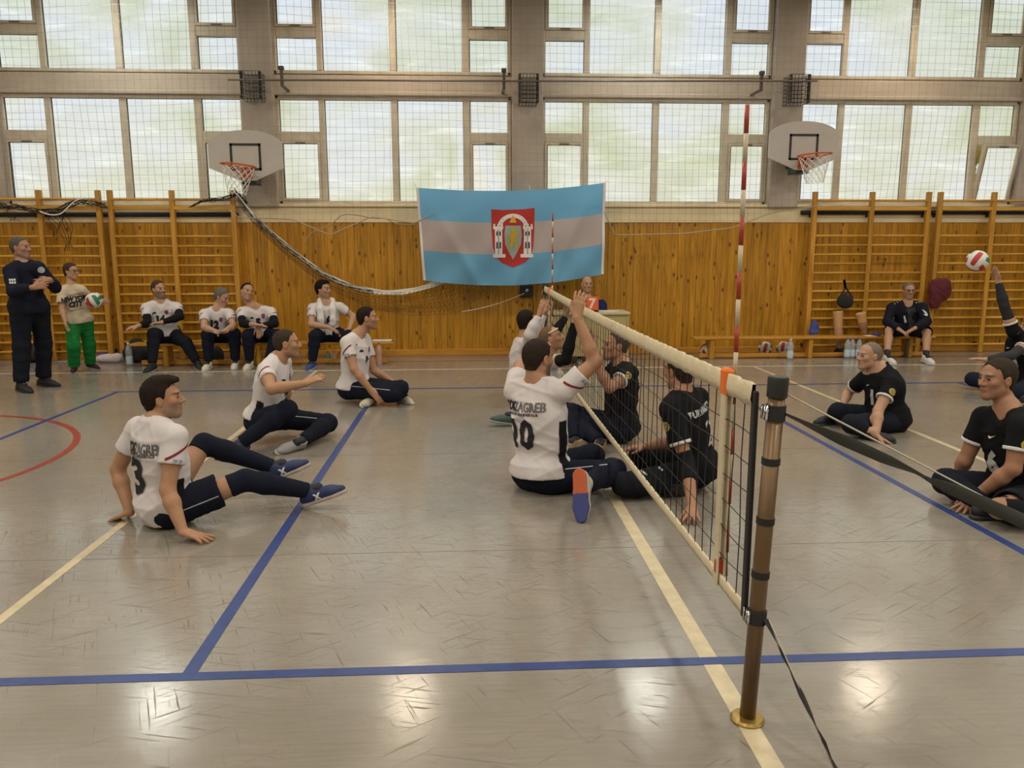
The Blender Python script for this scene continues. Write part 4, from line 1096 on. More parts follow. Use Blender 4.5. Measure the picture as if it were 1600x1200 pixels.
# ---- old net drooping along the panelling
DN = empty('drooping_net', onY(600, 475, 8.6), 'old dark net with white top tape drooping along the panelling left of the flag', 'net')
db = tuple(DN.location)
def curve(pts, n, Y):
    P_ = np.array([onY(a, b, Y) for a, b in pts]); t = np.r_[0, np.cumsum(np.linalg.norm(np.diff(P_, axis=0), axis=1))]; s_ = np.linspace(0, t[-1], n)
    Q = np.stack([np.interp(s_, t, P_[:, i]) for i in range(3)], 1)
    for _ in range(6): Q[1:-1] = (Q[:-2]+2*Q[1:-1]+Q[2:])/4
    return Q
TA = curve([(366, 296), (385, 325), (415, 355), (450, 386), (500, 425), (545, 447), (590, 457), (630, 457), (665, 449), (700, 436), (760, 412), (800, 395)], 70, 8.62)
TB = curve([(362, 300), (380, 332), (412, 366), (450, 402), (500, 442), (545, 468), (590, 485), (640, 493), (690, 493), (722, 487), (740, 470), (790, 440)], 70, 8.58)
tape = MB()
tape.ribbon(TA, [np.array([.0, .004, .036+.005*math.sin(i*.9)]) for i in range(70)])
tape.build('top_tape', mat('tape_white', (.70, .66, .58), rough=.8), DN, True, db)
nm_ = MB()
for j in range(9):
    t = j/8; nm_.tube([TA[i]*(1-t)+TB[i]*t+np.array([0, .01*math.sin(i*1.3+j), .01*math.sin(i*.7+j*2)]) for i in range(70)], .0018, 3, caps=False)
for i in range(0, 70, 1):
    k2 = min(69, max(0, i+3)); nm_.tube([TA[i]*(1-t)+TB[i]*(1-t)*0+(TB[i]*(1-t)+TB[k2]*t)*t for t in np.linspace(0, 1, 6)], .0016, 3, caps=False)
    if i > 4: nm_.tube([TA[i]*(1-t)+(TB[i]*(1-t)+TB[i-4]*t)*t for t in np.linspace(0, 1, 6)], .0016, 3, caps=False)
for j in range(7):
    nm_.tube([TA[i]+np.array([0, -.01, .02+.012*math.sin(i*.8+j*1.7)-.012*j]) for i in range(0, 38)], .003, 3, caps=False)
nm_.build('net_mesh', mat('net_black', (.014, .013, .012), rough=.9), DN, org=db)
p0 = onY(722, 487, 8.58); p1 = onY(822, 457, 8.84)
MB().tube([p0*(1-t)+p1*t-np.array([0, 0, .04*math.sin(PI*t)]) for t in np.linspace(0, 1, 8)], .005, 5).build('tie_cord', MATS['cord_white'], DN, True, db)
p = onY(822, 455, 8.86)
bx_ = empty('wall_box', p, 'small black box on the panelling below the flag, cord tied to it', 'box')
MB().bbox((-.09, -.03, -.09), (.10, .04, .09), .012).build('case', M_BLKPL, bx_); MB().tube([(0, -.04, .0), (.02, -.05, .03)], .02, 6).build('knot', MATS['cord_white'], bx_)
MB().tube([(.08, -.02, -.06), (.11, -.03, -.2), (.10, -.02, -.38)], .006, 5).build('cable', M_BLACK, bx_)

# ---- bundled nets lying over the wall bars
def tangle(label, pts, n, spread, seed, hang=None, rope=None):
    o = empty('bundled_net', onY(*pts[len(pts)//2], 8.62), label, 'net'); ob = tuple(o.location); rr = random.Random(seed); mm = MB()
    base_ = curve(pts, 26, 8.63)
    for k in range(n):
        ph = rr.uniform(0, 6); a = rr.uniform(.4, 1)*spread; fz = rr.uniform(.5, 1.6)
        mm.tube([q+np.array([.03*math.sin(i*fz+ph), -.03*abs(math.sin(i*.9+ph*2)), a*math.sin(i*fz*.8+ph)]) for i, q in enumerate(base_)], .0045, 3, caps=False)
    for (x, y0, y1, dx) in (hang or []):
        for k in range(5):
            a = onY(x+k*3, y0, 8.64); b = onY(x+dx+k*4, y1, 8.66); mm.tube([a*(1-t)+b*t+np.array([.03*math.sin(t*9+k), -.02*math.sin(t*7+k*2), 0]) for t in np.linspace(0, 1, 12)], .004, 3, caps=False)
    mm.build('net_mesh', MATS['net_black'], o, org=ob)
    if rope: MB().tube(curve(rope, 24, 8.60), .010, 6).build('edge_rope', MATS['cord_white'], o, True, ob)
tangle('dark net bundled over the wall bars at the left edge, with a white rope', [(-40, 318), (0, 320), (40, 325), (80, 335), (105, 322), (125, 312), (165, 322)], 14, .05, 4, hang=[(5, 325, 345, 10), (92, 325, 392, 8), (70, 330, 370, 12)], rope=[(62, 330), (75, 336), (95, 336), (108, 322), (118, 312), (130, 310)])
tangle('dark net bundled over the top of the wall bars under the left hoop', [(300, 322), (320, 312), (345, 312), (365, 306), (372, 300), (385, 318)], 12, .035, 9, rope=[(365, 300), (372, 305), (385, 322), (400, 342)])
lr = MB().tube(curve([(477, 382), (479, 368), (495, 360), (520, 350), (533, 334), (560, 336), (590, 343), (602, 338), (615, 350), (640, 351), (655, 350)], 50, 8.6), .0075, 5)
o = empty('loose_rope', onY(560, 345, 8.6), 'loose pale rope hanging in loops along the sill left of the flag', 'rope'); lr.build('rope', MATS['rope_beige'], o, True, tuple(o.location))

# ------------------------------------------------------------------ volleyball net on the court
NY0, NY1, NZT, NZB = -.575, 6.60, 1.15, .375
M_TAPE = mat('net_tape_cream', (.58, .50, .35), rough=.85, noise=(9, .08), bump=(90, .3))
M_NCORD = mat('net_cord_black', (.012, .011, .011), rough=.8)
VN = empty('volleyball_net', (0, 3.0, NZB), 'black sitting-volleyball net with cream tapes stretched across the court', 'net'); vb = (0, 3.0, NZB)
def sag(y): return -.02*4*((y-NY0)/(NY1-NY0))*(1-(y-NY0)/(NY1-NY0))+.02*(1-(y-NY0)/(NY1-NY0))*0
def band(z0, z1, name, ruff, th):
    m = MB(); n = 240; vs = []; fs = []
    for i in range(n+1):
        y = NY0+.015+(NY1-NY0-.03)*i/n; w = ruff*math.sin(y*62+1.2*math.sin(y*9))+ruff*.6*math.sin(y*37+2)
        for q, (xx, zz) in enumerate(((-th, z0+.3*ruff*math.sin(y*43)), (-th-.4*ruff+w*.8, (z0*2+z1)/3), (-th+w*.5, z1), (th+w*.5, z1), (th+w*.8, (z0*2+z1)/3), (th, z0))): vs.append((xx, y, zz+sag(y)))
    for i in range(n):
        for q in range(6): a = i*6+q; b = i*6+(q+1) % 6; fs.append((a, b, b+6, a+6))
    m.add(vs, fs); return m.build(name, M_TAPE, VN, True, vb)
band(NZT-.075, NZT, 'top_tape', .009, .006)
band(NZB-.025, NZB+.018, 'bottom_tape', .0015, .005)
m = MB(); n = int((NY1-NY0)/.1)
for i in range(1, n):
    y = NY0+(NY1-NY0)*i/n; w = .006*math.sin(i*2.1); m.tube([(.0, y, NZB+sag(y)), (w, y+w, .62+sag(y)), (-w, y-w*.5, .88+sag(y)), (0, y, NZT-.065+sag(y))], .0021, 4, caps=False)
for k in range(1, 7):
    z = NZB+(NZT-.07-NZB)*k/7; m.tube([(.003*math.sin(i*1.7+k), NY0+(NY1-NY0)*i/70, z+sag(NY0+(NY1-NY0)*i/70)+.004*math.sin(i*1.1+k*2)) for i in range(71)], .0021, 4, caps=False)
m.build('net_mesh', M_NCORD, VN, org=vb)
for y in (-.285, 5.99):
    for sx in (-1, 1): MB().bbox((sx*.012-.0025, y-.026, NZB-.03), (sx*.012+.0025, y+.026, NZT+.002), .002).build('side_band', M_TAPE, VN).location = (0, -3.0, -NZB)
    M_ORG = mat('marker_orange', (.75, .16, .015), rough=.7)
    MB().bbox((-.018, y-.03, NZT-.085), (.018, y+.034, NZT+.012), .008).build('orange_marker', M_ORG, VN).location = (0, -3.0, -NZB)
    MB().bbox((-.016, y-.012, NZB+.01), (.016, y+.014, NZB+.07), .006).build('red_marker', mat('marker_red', (.45, .05, .02), rough=.7), VN).location = (0, -3.0, -NZB)
for y in (NY0+.012, NY1-.012):
    MB().bbox((-.008, y-.016, NZB-.03), (.008, y+.016, NZT-.02), .004).build('edge_sleeve', mat('webbing_black', (.018, .017, .018), rough=.8), VN).location = (0, -3.0, -NZB)
def antenna(label, y, L_, x0=.026):
    a = empty('net_antenna', (x0, y, NZB), label, 'antenna', 'antennas on the court net')
    for k in range(18):
        z0, z1 = L_*k/18, L_*(k+1)/18
        MB().tube([(0, 0, z0), (0, 0, z1)], .0085, 8).build('red_section' if k % 2 else 'white_section', mat('antenna_red', (.34, .038, .022), rough=.4) if k % 2 else mat('antenna_white', (.54, .46, .32), rough=.4), a, True)
    a.rotation_euler = (0, .0, 0)
    return a
antenna('red and white striped antenna on the net beside the near post', -.285, 1.69)
antenna('red and white striped antenna at the far end of the net, before the flag', 5.99, 1.62)
def post(label, y, lean):
    p = empty('net_post', (.008, y, 0), label, 'post', 'net posts')
    p.rotation_euler = (0, lean, 0)
    MB().tube([(0, 0, 0), (0, 0, 1.13)], .0265, 18).build('pole', mat('post_bronze', (.17, .105, .055), rough=.38, metal=.55, noise=(9, .12)), p, True)
    smooth_by_angle(MB().lathe([(.0, 1.12), (.032, 1.12), (.033, 1.178), (.030, 1.186), (0, 1.186)], n=18).build('cap', M_BLKPL, p))
    smooth_by_angle(MB().lathe([(.0, 0), (.056, 0), (.057, .006), (.050, .014), (.030, .016), (.0, .016)], n=22).build('floor_ring', mat('brass', (.38, .25, .07), rough=.35, metal=.7), p))
    for z in (.90, .70, .515): smooth_by_angle(MB().lathe([(.0, z), (.0295, z), (.0295, z+.022), (.0, z+.022)], n=18).build('rubber_band', M_BLACK, p))
    for z, hh in ((1.045, .05), (.355, .045)):
        smooth_by_angle(MB().lathe([(.0, z), (.032, z), (.032, z+hh), (.0, z+hh)], n=18).build('strap_loop', MATS['webbing_black'], p))
        bz = z+hh/2; b = MB().tube([(-.035, -.018, bz-.022), (-.035, .022, bz-.022), (-.035, .022, bz+.022), (-.035, -.018, bz+.022)], .004, 6, closed=True)
        b.tube([(-.035, .0, bz-.022), (-.035, .0, bz+.022)], .003, 6); b.build('buckle', mat('chrome', (.75, .75, .75), rough=.15, metal=1), p, True)
    return p
post('bronze net post with black cap standing at the near side of the court', -.62, .036)
post('net post at the far end of the net, near the score table', 6.65, 0)
def strap(label, pts, w, name, m, turns, cat='strap', n=60):
    P_ = np.array(pts, float); o = empty(name, P_[0], label, cat); t = np.linspace(0, 1, n); Q = np.stack([np.interp(t, np.linspace(0, 1, len(P_)), P_[:, i]) for i in range(3)], 1)
    for _ in range(8): Q[1:-1] = (Q[:-2]+2*Q[1:-1]+Q[2:])/4
    mb = MB(); ws = []
    for i in range(n):
        d = nrm(Q[min(i+1, n-1)]-Q[max(i-1, 0)]); a = nrm(np.cross(d, [0, 0, 1.])); b = np.cross(a, d); an = np.interp(t[i], *turns); ws.append((a*math.cos(an)+b*math.sin(an))*w/2)
    vs = []; fs = []
    for q, w_ in zip(Q, ws):
        d = nrm(np.cross(w_, P_[-1]-P_[0]))*.0009; vs += [q-w_-d, q+w_-d, q+w_+d, q-w_+d]
    for i in range(n-1):
        for k in range(4): fs.append((i*4+k, i*4+(k+1) % 4, i*4+4+(k+1) % 4, i*4+4+k))
    mb.add(vs, fs).build('webbing', m, o, True, tuple(P_[0])); return o
M_STRAP = mat('strap_grey', (.045, .05, .042), rough=.7)
sA = np.array([.066, -.625, 1.07]); sB = onY(1600, 815, -.62); d_ = sB-sA; sC = sA+d_*(sA[2]/-d_[2])*.99
strap('wide dark strap running from the top of the near post out to the right', [sA, sC], .05, 'tension_strap', M_STRAP, ([0, .03, .09, .15, .205, .25, .36, .5, 1], [.15, .25, .85, .75, .12, .9, 1.3, 1.2, 1.3]), n=120)
cA = np.array([.068, -.62, 1.135]); cB = onY(1600, 806, -.62); d_ = cB-cA; cC = cA+d_*(cA[2]/-d_[2])*.99
co = empty('guy_rope', cA, 'thin white cord running from the near post out to the right', 'cord'); MB().tube([cA, cA*.5+cC*.5-np.array([0, 0, .01]), cC], .0030, 6).build('cord', mat('cord_pale', (.50, .46, .38), rough=.8), co, True, tuple(cA))
tA = np.array([.045, -.64, .375]); tC = onZ(1312, 1212, .004)
strap('black strap running from the foot of the near post down to the floor', [tA, tC], .032, 'tension_strap', MATS['webbing_black'], ([0, .25, .5, .62, .8, 1], [.3, 1.1, .3, .5, 1.2, .4]))
pA = tA+np.array([.01, 0, .0]); pC = onZ(1306, 1206, .004); co = empty('guy_rope', pA, 'thin pale cord beside the black strap at the foot of the near post', 'cord')
MB().tube([pA, pA*.55+pC*.45-np.array([0, 0, .0]), pC], .003, 5).build('cord', MATS['cord_pale'], co, True, tuple(pA))

# ------------------------------------------------------------------ benches, table, loose things
def bench(label, x0, x1, y, legs):
    b = empty('gym_bench', ((x0+x1)/2, y, 0), label, 'bench', 'gym benches'); c = (x0+x1)/2
    MB().bbox((x0-c, -.13, .285), (x1-c, .13, .32), .008).build('seat_board', M_BENCH, b)
    MB().bbox((x0-c+.1, -.025, .012), (x1-c-.1, .025, .072), .006).build('lower_beam', M_BENCH, b)
    for x in legs: MB().bbox((x-c-.03, -.11, 0), (x-c+.03, .11, .285), .006).build('leg', M_BARS, b)
bench('long yellow wooden gym bench under the substitutes in white', -5.62, -2.0, 8.12, (-5.15, -3.72, -2.4))
bench('long yellow wooden gym bench in front of the right wall bars', 2.36, 5.98, 8.32, (2.62, 4.10, 5.62))
t = empty('score_table', (.70, 8.0, 0), 'pale score table with closed front in front of the seated official', 'table')
MB().bbox((-.60, -.27, .70), (.60, .27, .735), .005).build('table_top', mat('table_pale', (.52, .44, .26), rough=.5, noise=(3, .06)), t)
MB().bbox((-.56, -.24, .12), (.56, -.215, .70), .004).build('front_panel', mat('table_front', (.45, .36, .16), rough=.55, noise=(4, .06)), t)
for sx in (-1, 1): MB().bbox((sx*.57-.015, -.25, 0), (sx*.57+.015, .25, .70), .004).build('side_panel', MATS['table_front'], t)
pb = empty('paper_sheets', (1.0, 7.92, .735), 'white score sheets on the right end of the score table', 'paper')
for k in range(3): MB().bbox((-.13+.03*k, -.09+.01*k, .001+.002*k), (.10+.04*k, .09, .0025+.002*k), .0005).build('sheet', mat('paper_white', (.72, .70, .66), rough=.8), pb)
q = onY(918, 483, 7.86)
sb = empty('flip_scoreboard', (q[0], 7.86, .735), 'small black flip scoreboard with orange cards on the score table', 'scoreboard')
MB().add([(-.15, -.06, 0), (.15, -.06, 0), (.15, .06, 0), (-.15, .06, 0), (-.15, -.012, .20), (.15, -.012, .20), (.15, .012, .20), (-.15, .012, .20)], [(0, 3, 2, 1), (4, 5, 6, 7), (0, 1, 5, 4), (1, 2, 6, 5), (2, 3, 7, 6), (3, 0, 4, 7)]).build('stand', M_BLKPL, sb)
for k, (cx, w_, ch) in enumerate(((-.085, .09, '0'), (.055, .17, '7'))):
    card = MB().bbox((cx-w_/2, -.085, .03), (cx+w_/2, -.07, .215), .002).build('number_card', mat('card_orange', (.80, .13, .02), rough=.5), sb)
    v, f = text_mesh(ch, .19, .006); obj_from('digit', [(cx+a, -.0865, .122+b) for a, b in v], f, flatmat((.75, .72, .70)), card)

M_BALL = [mat('ball_white', (.68, .66, .60), rough=.5), mat('ball_green', (.02, .17, .11), rough=.5), mat('ball_red', (.40, .03, .03), rough=.5)]
def ball_mesh():
    vs = []; fs = []; mi = []; n = 9
    for ax in range(3):
        for sg in (-1, 1):
            b0 = len(vs)
            for j in range(n+1):
                for i in range(n+1):
                    u = math.tan((i/n*2-1)*PI/4); v = math.tan((j/n*2-1)*PI/4); p = [0, 0, 0]; p[ax] = sg; p[(ax+1) % 3] = u; p[(ax+2) % 3] = v
                    p = nrm(p)*.105
                    if i % 3 == 0 or j in (0, n): p = p*.988
                    vs.append(p)
            for j in range(n):
                for i in range(n):
                    a = b0+j*(n+1)+i; q = (a, a+1, a+n+2, a+n+1); fs.append(q if sg > 0 else q[::-1]); st = i//3; mi.append((0, 1 if sg > 0 else 2, 0)[st] if ax != 1 else (2, 0, 1)[st])
    me = bpy.data.meshes.new('volleyball'); me.from_pydata([tuple(v) for v in vs], [], fs)
    for mm in M_BALL: me.materials.append(mm)
    me.polygons.foreach_set('material_index', mi); me.shade_smooth(); return me
ME_BALL = ball_mesh()
def ball(label, c, rot, s=1.0):
    o = bpy.data.objects.new('volleyball', ME_BALL); COL.objects.link(o); o.location = tuple(map(float, c)); o.rotation_euler = rot; o.scale = (s, s, s)
    return tag(o, label, 'ball', 'volleyballs')
ball('volleyball lying at the left end of the right bench', (onZ(1097, 544, .105)[0], 8.45, .105), (.4, .9, .2))
ball('volleyball under the right bench, left one of the pair', (onY(1196, 541, 8.62)[0], 8.62, .105), (.2, .2, 1.2))
ball('volleyball under the right bench, right one of the pair by the bottle', (onY(1224, 541, 8.62)[0], 8.62, .105), (.1, .4, 1.1))
ball('volleyball in the air above the server at the right edge', onY(1527, 408, 5.15), (.5, .3, .9), 1.08)

def bottle(label, c, h_, r_, body, cap, lab=None, alpha=.45, grp='bottles on the floor'):
    o = empty('bottle', c, label, 'bottle', grp)
    bm_ = MB().lathe([(0, 0), (r_*.92, 0), (r_, .01), (r_, h_*.42), (r_*.93, h_*.47), (r_, h_*.52), (r_, h_*.68), (r_*.7, h_*.82), (r_*.36, h_*.90), (r_*.36, h_*.94), (0, h_*.94)], n=14).build('bottle_body', body, o); smooth_by_angle(bm_, 50)
    smooth_by_angle(MB().lathe([(0, h_*.925), (r_*.42, h_*.925), (r_*.42, h_), (0, h_)], n=12).build('cap', cap, o))
    if lab: smooth_by_angle(MB().lathe([(r_*1.012, h_*.10), (r_*1.02, h_*.105), (r_*1.02, h_*.40), (r_*1.012, h_*.405)], n=14).build('paper_label', lab, o))
    return o
M_PET = mat('bottle_clear', (.62, .68, .72), rough=.12, alpha=.35, spec=.8)
M_LABW = mat('label_blue_white', (.55, .64, .74), rough=.5); M_CAPB = mat('cap_blue', (.10, .2, .45), rough=.4); M_CAPW = mat('cap_white', (.7, .7, .7), rough=.4)
bottle('clear water bottle with pale label left of the substitutes', onZ(203, 572, 0), .33, .045, M_PET, M_CAPW, M_LABW)
bottle('yellow drink bottle on the floor beside the bench', onZ(405, 571, 0), .26, .034, mat('bottle_yellow', (.72, .40, .02), rough=.35), mat('cap_yellow', (.75, .45, .03), rough=.4))
bottle('pinkish drink bottle at the right end of the left bench', onZ(593, 571, 0), .32, .04, mat('bottle_pink', (.55, .34, .28), rough=.3, alpha=.75), mat('cap_red', (.5, .05, .04), rough=.4))
for k, (x, c) in enumerate(((466, M_PET), (481, mat('bottle_orange', (.5, .24, .08), rough=.3)), (511, mat('bottle_teal', (.12, .30, .32), rough=.3)), (521, M_PET), (529, MATS['bottle_orange']))):
    bottle(('small clear bottle behind the crouching player under the bench', 'small orange bottle under the bench left of the blue shoe', 'small teal bottle under the bench right of the blue shoe', 'small clear bottle right of the teal one under the bench', 'small orange bottle right of the clear one under the bench')[k], onZ(x, 569, 0)+np.array([0, .1, 0]), .17, .032, c, M_CAPB, None)
bottle('clear water bottle standing before the right bench beside the balls', onZ(1234, 562, 0), .31, .045, M_PET, M_CAPW, M_LABW)
for k in range(3): bottle(('large clear water bottle under the right bench, left of the group of three', 'large clear water bottle under the right bench, middle of the group of three', 'large clear water bottle under the right bench, right of the group of three')[k], onZ(1323+9*k, 560, 0)+np.array([0, .03*(k % 2), 0]), .31, .044, M_PET, M_CAPB, M_LABW)
bottle('dark olive bottle under the right bench by the seated man', onZ(1417, 558, 0), .30, .04, mat('bottle_olive', (.10, .075, .02), rough=.3), mat('cap_dark', (.04, .03, .02), rough=.4))
cb = empty('clipboard', (onY(598, 527, 8.12)[0], 8.1, .32), 'white clipboard with papers on the right end of the left bench', 'clipboard')
MB().bbox((-.15, -.10, 0), (.15, .10, .006), .002).build('board', mat('board_dark', (.08, .08, .09), rough=.5), cb); MB().bbox((-.14, -.09, .006), (.13, .095, .014), .001).build('paper', MATS['paper_white'], cb); MB().bbox((-.03, .07, .014), (.03, .10, .024), .003).build('clip', M_STEEL, cb)

def blob(name, label, cat, c, parts, col, h_=.012, seed=1, wr=.01, fr=30, M=None, sub=None):
    """soft heap (bag, clothes) grown from a few ellipsoids"""
    c = np.asarray(c, float); o = empty(name, c, label, cat)
    g = SDF(c-np.array([.45, .35, .02]), c+np.array([.45, .35, .75]), h_)
    for p_, r_ in parts: g.ell(c+np.array(p_), r_, k=.05)
    g.wrinkle(wr, fr, seed); g.plane((0, 0, c[2]+.001), (0, 0, -1)); V, F = g.mesh(); np_mesh(sub or 'cloth', V, F, M if M else mat(name+'_cloth', col, rough=.85, bump=(60, .3)), o, org=c)
    return o
blob('folded_clothes', 'white clothes heaped on the floor right of the boy', 'clothes', onZ(170, 566, 0)+np.array([0, .05, 0]), [((0, 0, .04), (.20, .12, .07)), ((.08, -.03, .07), (.11, .08, .05))], (.66, .62, .66))
blob('purple_cloth', 'small purple cloth on top of the white clothes heap', 'cloth', onZ(164, 564, 0)+np.array([-.05, .02, .095]), [((0, 0, .01), (.07, .05, .025))], (.10, .05, .22))
blob('sports_bag', 'black sports bag on the floor behind the man with folded arms', 'bag', onZ(46, 566, 0), [((0, 0, .12), (.22, .14, .13)), ((.1, .02, .12), (.16, .13, .11))], (.016, .016, .018))
blob('sports_bag', 'dark bag under the left end of the bench behind the first substitute', 'bag', (onZ(236, 560, 0)[0], 8.5, 0), [((0, 0, .13), (.24, .16, .15)), ((-.05, 0, .22), (.12, .12, .12))], (.016, .016, .018))
blob('shoe_bag', 'dark shoe bag under the bench between two substitutes', 'bag', (onZ(350, 562, 0)[0], 8.38, 0), [((0, 0, .10), (.09, .09, .14))], (.03, .03, .035))
rod = empty('metal_rod', onZ(97, 566, .012), 'thin metal rod on the floor behind the boy', 'rod'); MB().tube([(-.25, 0, 0), (.16, .02, 0)], .010, 8).build('tube', M_STEEL, rod, True)
# black shoulder bag hung on the wall bars
hb = onY(1321, 470, 8.62); sbag = blob('shoulder_bag', 'black shoulder bag hanging by its strap from the right wall bars', 'bag', hb-np.array([0, 0, .12]), [((0, 0, .10), (.125, .05, .10)), ((-.04, 0, .14), (.07, .045, .09))], (.014, .014, .015), h_=.010, wr=.004, sub='bag_body')
sx0 = onY(1319, 437, 8.62)-np.array(sbag.location)
MB().ribbon([(-.10, 0, .16), sx0*np.array([.5, 1, .7]), sx0, (sx0[0]+.03, sx0[1], sx0[2]*.75), (.11, 0, .15)], [np.array([.018, 0, .004])]*5).build('strap', MATS['webbing_black'], sbag)
jk = onY(1467, 480, 8.62); blob('hanging_jacket', 'dark red jacket hanging on the right wall bars beside the seated man', 'jacket', jk-np.array([0, 0, .02]), [((-.01, 0, .40), (.12, .05, .07)), ((.03, 0, .27), (.15, .06, .17)), ((-.07, 0, .12), (.09, .05, .16)), ((-.12, .01, .3), (.07, .05, .14))], (.11, .013, .022), seed=6, fr=22)
# artificial legs left by the bench
def limb(label, foot, top, c1, c2, r0, sole=True):
    o = empty('artificial_leg', (foot[0], foot[1], 0 if sole else foot[2]), label, 'artificial leg', 'artificial legs by the right bench'); ob = tuple(o.location); u = top-foot
    g = SDF(np.minimum(foot, top)-.13, np.maximum(foot, top)+.13, .009)
    g.cone(foot+u*.42, foot+u*.92, r0*.92, r0*1.12, .03, cut=[(top-u*.02, u)]); g.cone(foot+u*.1, foot+u*.5, r0*.6, r0*.9, .03); V, F = g.mesh()
    zc = (V-foot)@u/(u@u); cc = np.where((zc > .62)[:, None], np.array(c1), np.array(c2)); np_mesh('socket', V, F, mat('limb_shell', (.5, .3, .2), rough=.4, attr='col'), o, cc, ob)
    g = SDF(np.minimum(foot, top)-.13, np.maximum(foot, top)+.16, .009); g.cone(foot+u*.80, top+u*.03, r0*1.02, r0*1.2, .02, cut=[(top+u*.03, u)]); g.cone(foot+u*.90, top+u*.2, r0*.8, r0*1.05, 0, op='x'); V, F = g.mesh()
    np_mesh('liner', V, F, mat('limb_liner', (.55, .33, .14), rough=.7), o, None, ob)
    if sole: shoe(o, ob, foot+np.array([0, 0, .08]), np.array([.85, -.5, 0]), (0, 0, 1), 1, .009, ((.014, .014, .016), (.03, .03, .03)))
    return o
f1 = onZ(1312, 556, 0.0); f1[1] = 8.55; f1[0] = onY(1312, 545, 8.55)[0]
limb('skin-coloured artificial leg with black shoe standing behind the right bench', f1+np.array([0, 0, .01]), onY(1309, 488, 8.6), (.55, .32, .17), (.45, .25, .15), .062)
f2 = np.array([onY(1351, 530, 8.36)[0], 8.36, .33]); limb('short brown artificial leg standing on the right bench', f2, onY(1345, 490, 8.36), (.58, .32, .12), (.33, .17, .11), .062, False)
blob('folded_cloth', 'blue and white cloth draped beside the artificial leg', 'cloth', onY(1272, 522, 8.55), [((0, 0, .09), (.07, .05, .12)), ((-.02, -.02, .02), (.06, .05, .05))], (.05, .07, .30), seed=3, h_=.01, wr=.008)
ph = empty('phone', (onY(1361, 521, 8.25)[0], 8.25, .32), 'white card lying on the right bench beside the seated man', 'card'); MB().bbox((-.09, -.05, 0), (.07, .05, .012), .003).build('card', MATS['paper_white'], ph); MB().bbox((.02, -.06, .012), (.13, .05, .04), .01).build('blue_cover', mat('cover_blue', (.04, .05, .28), rough=.6), ph)
# ------------------------------------------------------------------ the people in the picture
D2 = math.radians
WHITE = (.62, .58, .59); NAVY = (.010, .0125, .024); BLACKC = (.010, .010, .012); INK = (.02, .02, .028)
DRED = (.20, .015, .03); SILV = (.45, .46, .48)
SK1 = (.40, .215, .125); SK2 = (.44, .25, .165); SK3 = (.36, .185, .11)
HB = (.022, .016, .013); HBR = (.055, .035, .022); HG = (.14, .125, .115)
def shirtwhite(**k): return dict(col=WHITE, panel=(.012, .012, .016), **k)
def tor(p, t, side=0, fwd=0): return p['P']+(p['N']-p['P'])*t+p['right']*side+p['front']*fwd
def stripe(p, bv, sd, ang=.6, c=DRED, z=-.07, w=.016, L_=.075):
    """diagonal stripe and mark across a sleeve"""
    a = [q for q in p['arms'] if q[0] == sd]
    if not a: return
    S, E = a[0][1], a[0][2]; u = nrm(E-S); out = nrm(-sd*p['right']*1.0+p['up']*.25); out = nrm(out-u*(out@u)); t_ = np.cross(out, u)
    sh = [(-L_, -w/2+ang*-L_), (L_, -w/2+ang*L_), (L_, w/2+ang*L_), (-L_, w/2+ang*-L_)]
    lay(p['shirt'], bv, poly2d(sh), S+u*.085, t_, -u, out, c, 'sleeve_stripe', p['base'], .012, .2)
    sq = poly2d(*[[(x, y), (x+.022, y), (x+.022, y+.016), (x, y+.016)] for x in (-.03, .0) for y in (-.02, .004)])
    lay(p['shirt'], bv, sq, S+u*.15, t_, -u, out, (.25, .28, .42), 'sleeve_mark', p['base'], .012, .2)
def number(p, bv, txt, t=.52, size=.25, side=0., back=False, c=INK, xs=.8, off=.012, name='number', up2=None):
    s_ = -1 if back else 1
    n = p['front']*s_; rt = p['right']*(1 if back else -1)
    lay(p['shirt'], bv, text_mesh(txt, size, off, xs), tor(p, t)+rt*side, rt, p['up'], n, c, name, p['base'], .012, lift=.006)
def crest_front(p, bv, c=(.22, .04, .12)):
    rt = -p['right']
    lay(p['shirt'], bv, poly2d([(-.022, .03), (.022, .03), (.024, -.01), (0, -.035), (-.024, -.01)]), tor(p, .78)+rt*.075, rt, p['up'], p['front'], c, 'crest', p['base'], .015)
    lay(p['shirt'], bv, poly2d([(-.03, -.012), (.03, -.012), (.012, .012), (-.012, .012)]), tor(p, .78)-rt*.075, rt, p['up'], p['front'], INK, 'maker_mark', p['base'], .015)
def club_back(p, bv, side=0., k=1.):
    rt = p['right']; n = -p['front']
    lay(p['shirt'], bv, text_mesh('IOK', .085, .004, .75*k), tor(p, .80)+rt*(side-.098*k), rt, p['up'], n, INK, 'lettering', p['base'], .012)
    lay(p['shirt'], bv, outline_text('ZAGREB', .085, .0034, xs=.75*k), tor(p, .80)+rt*(side+.055*k), rt, p['up'], n, INK, 'lettering', p['base'], .012)
    lay(p['shirt'], bv, text_mesh('INVALIDSKI ODBOJKASKI KLUB', .024, .0008, .75*k), tor(p, .715)+rt*side, rt, p['up'], n, INK, 'lettering', p['base'], .012)
def piping(p, sd, t0=.1, t1=.95, off=0.):
    """thin pale seam along the outer thigh"""
    q = [w for w in p['legs'] if w[0] == sd][0]; H, K = q[1], q[2]; O = H+(K-H)*(t0+t1)/2; L_ = np.linalg.norm(K-H)*(t1-t0)/2; rt = nrm(K-H)
    n = nrm(CAMC-O); n = nrm(n-rt*(n@rt)); v = np.cross(n, rt)
    lay(p['trousers'], bvh(p['tVF']), poly2d([(-L_, off-.003), (L_, off-.003), (L_, off+.003), (-L_, off+.003)]), O, rt, v, n, (.40, .41, .43), 'piping', p['base'], .014, .3)
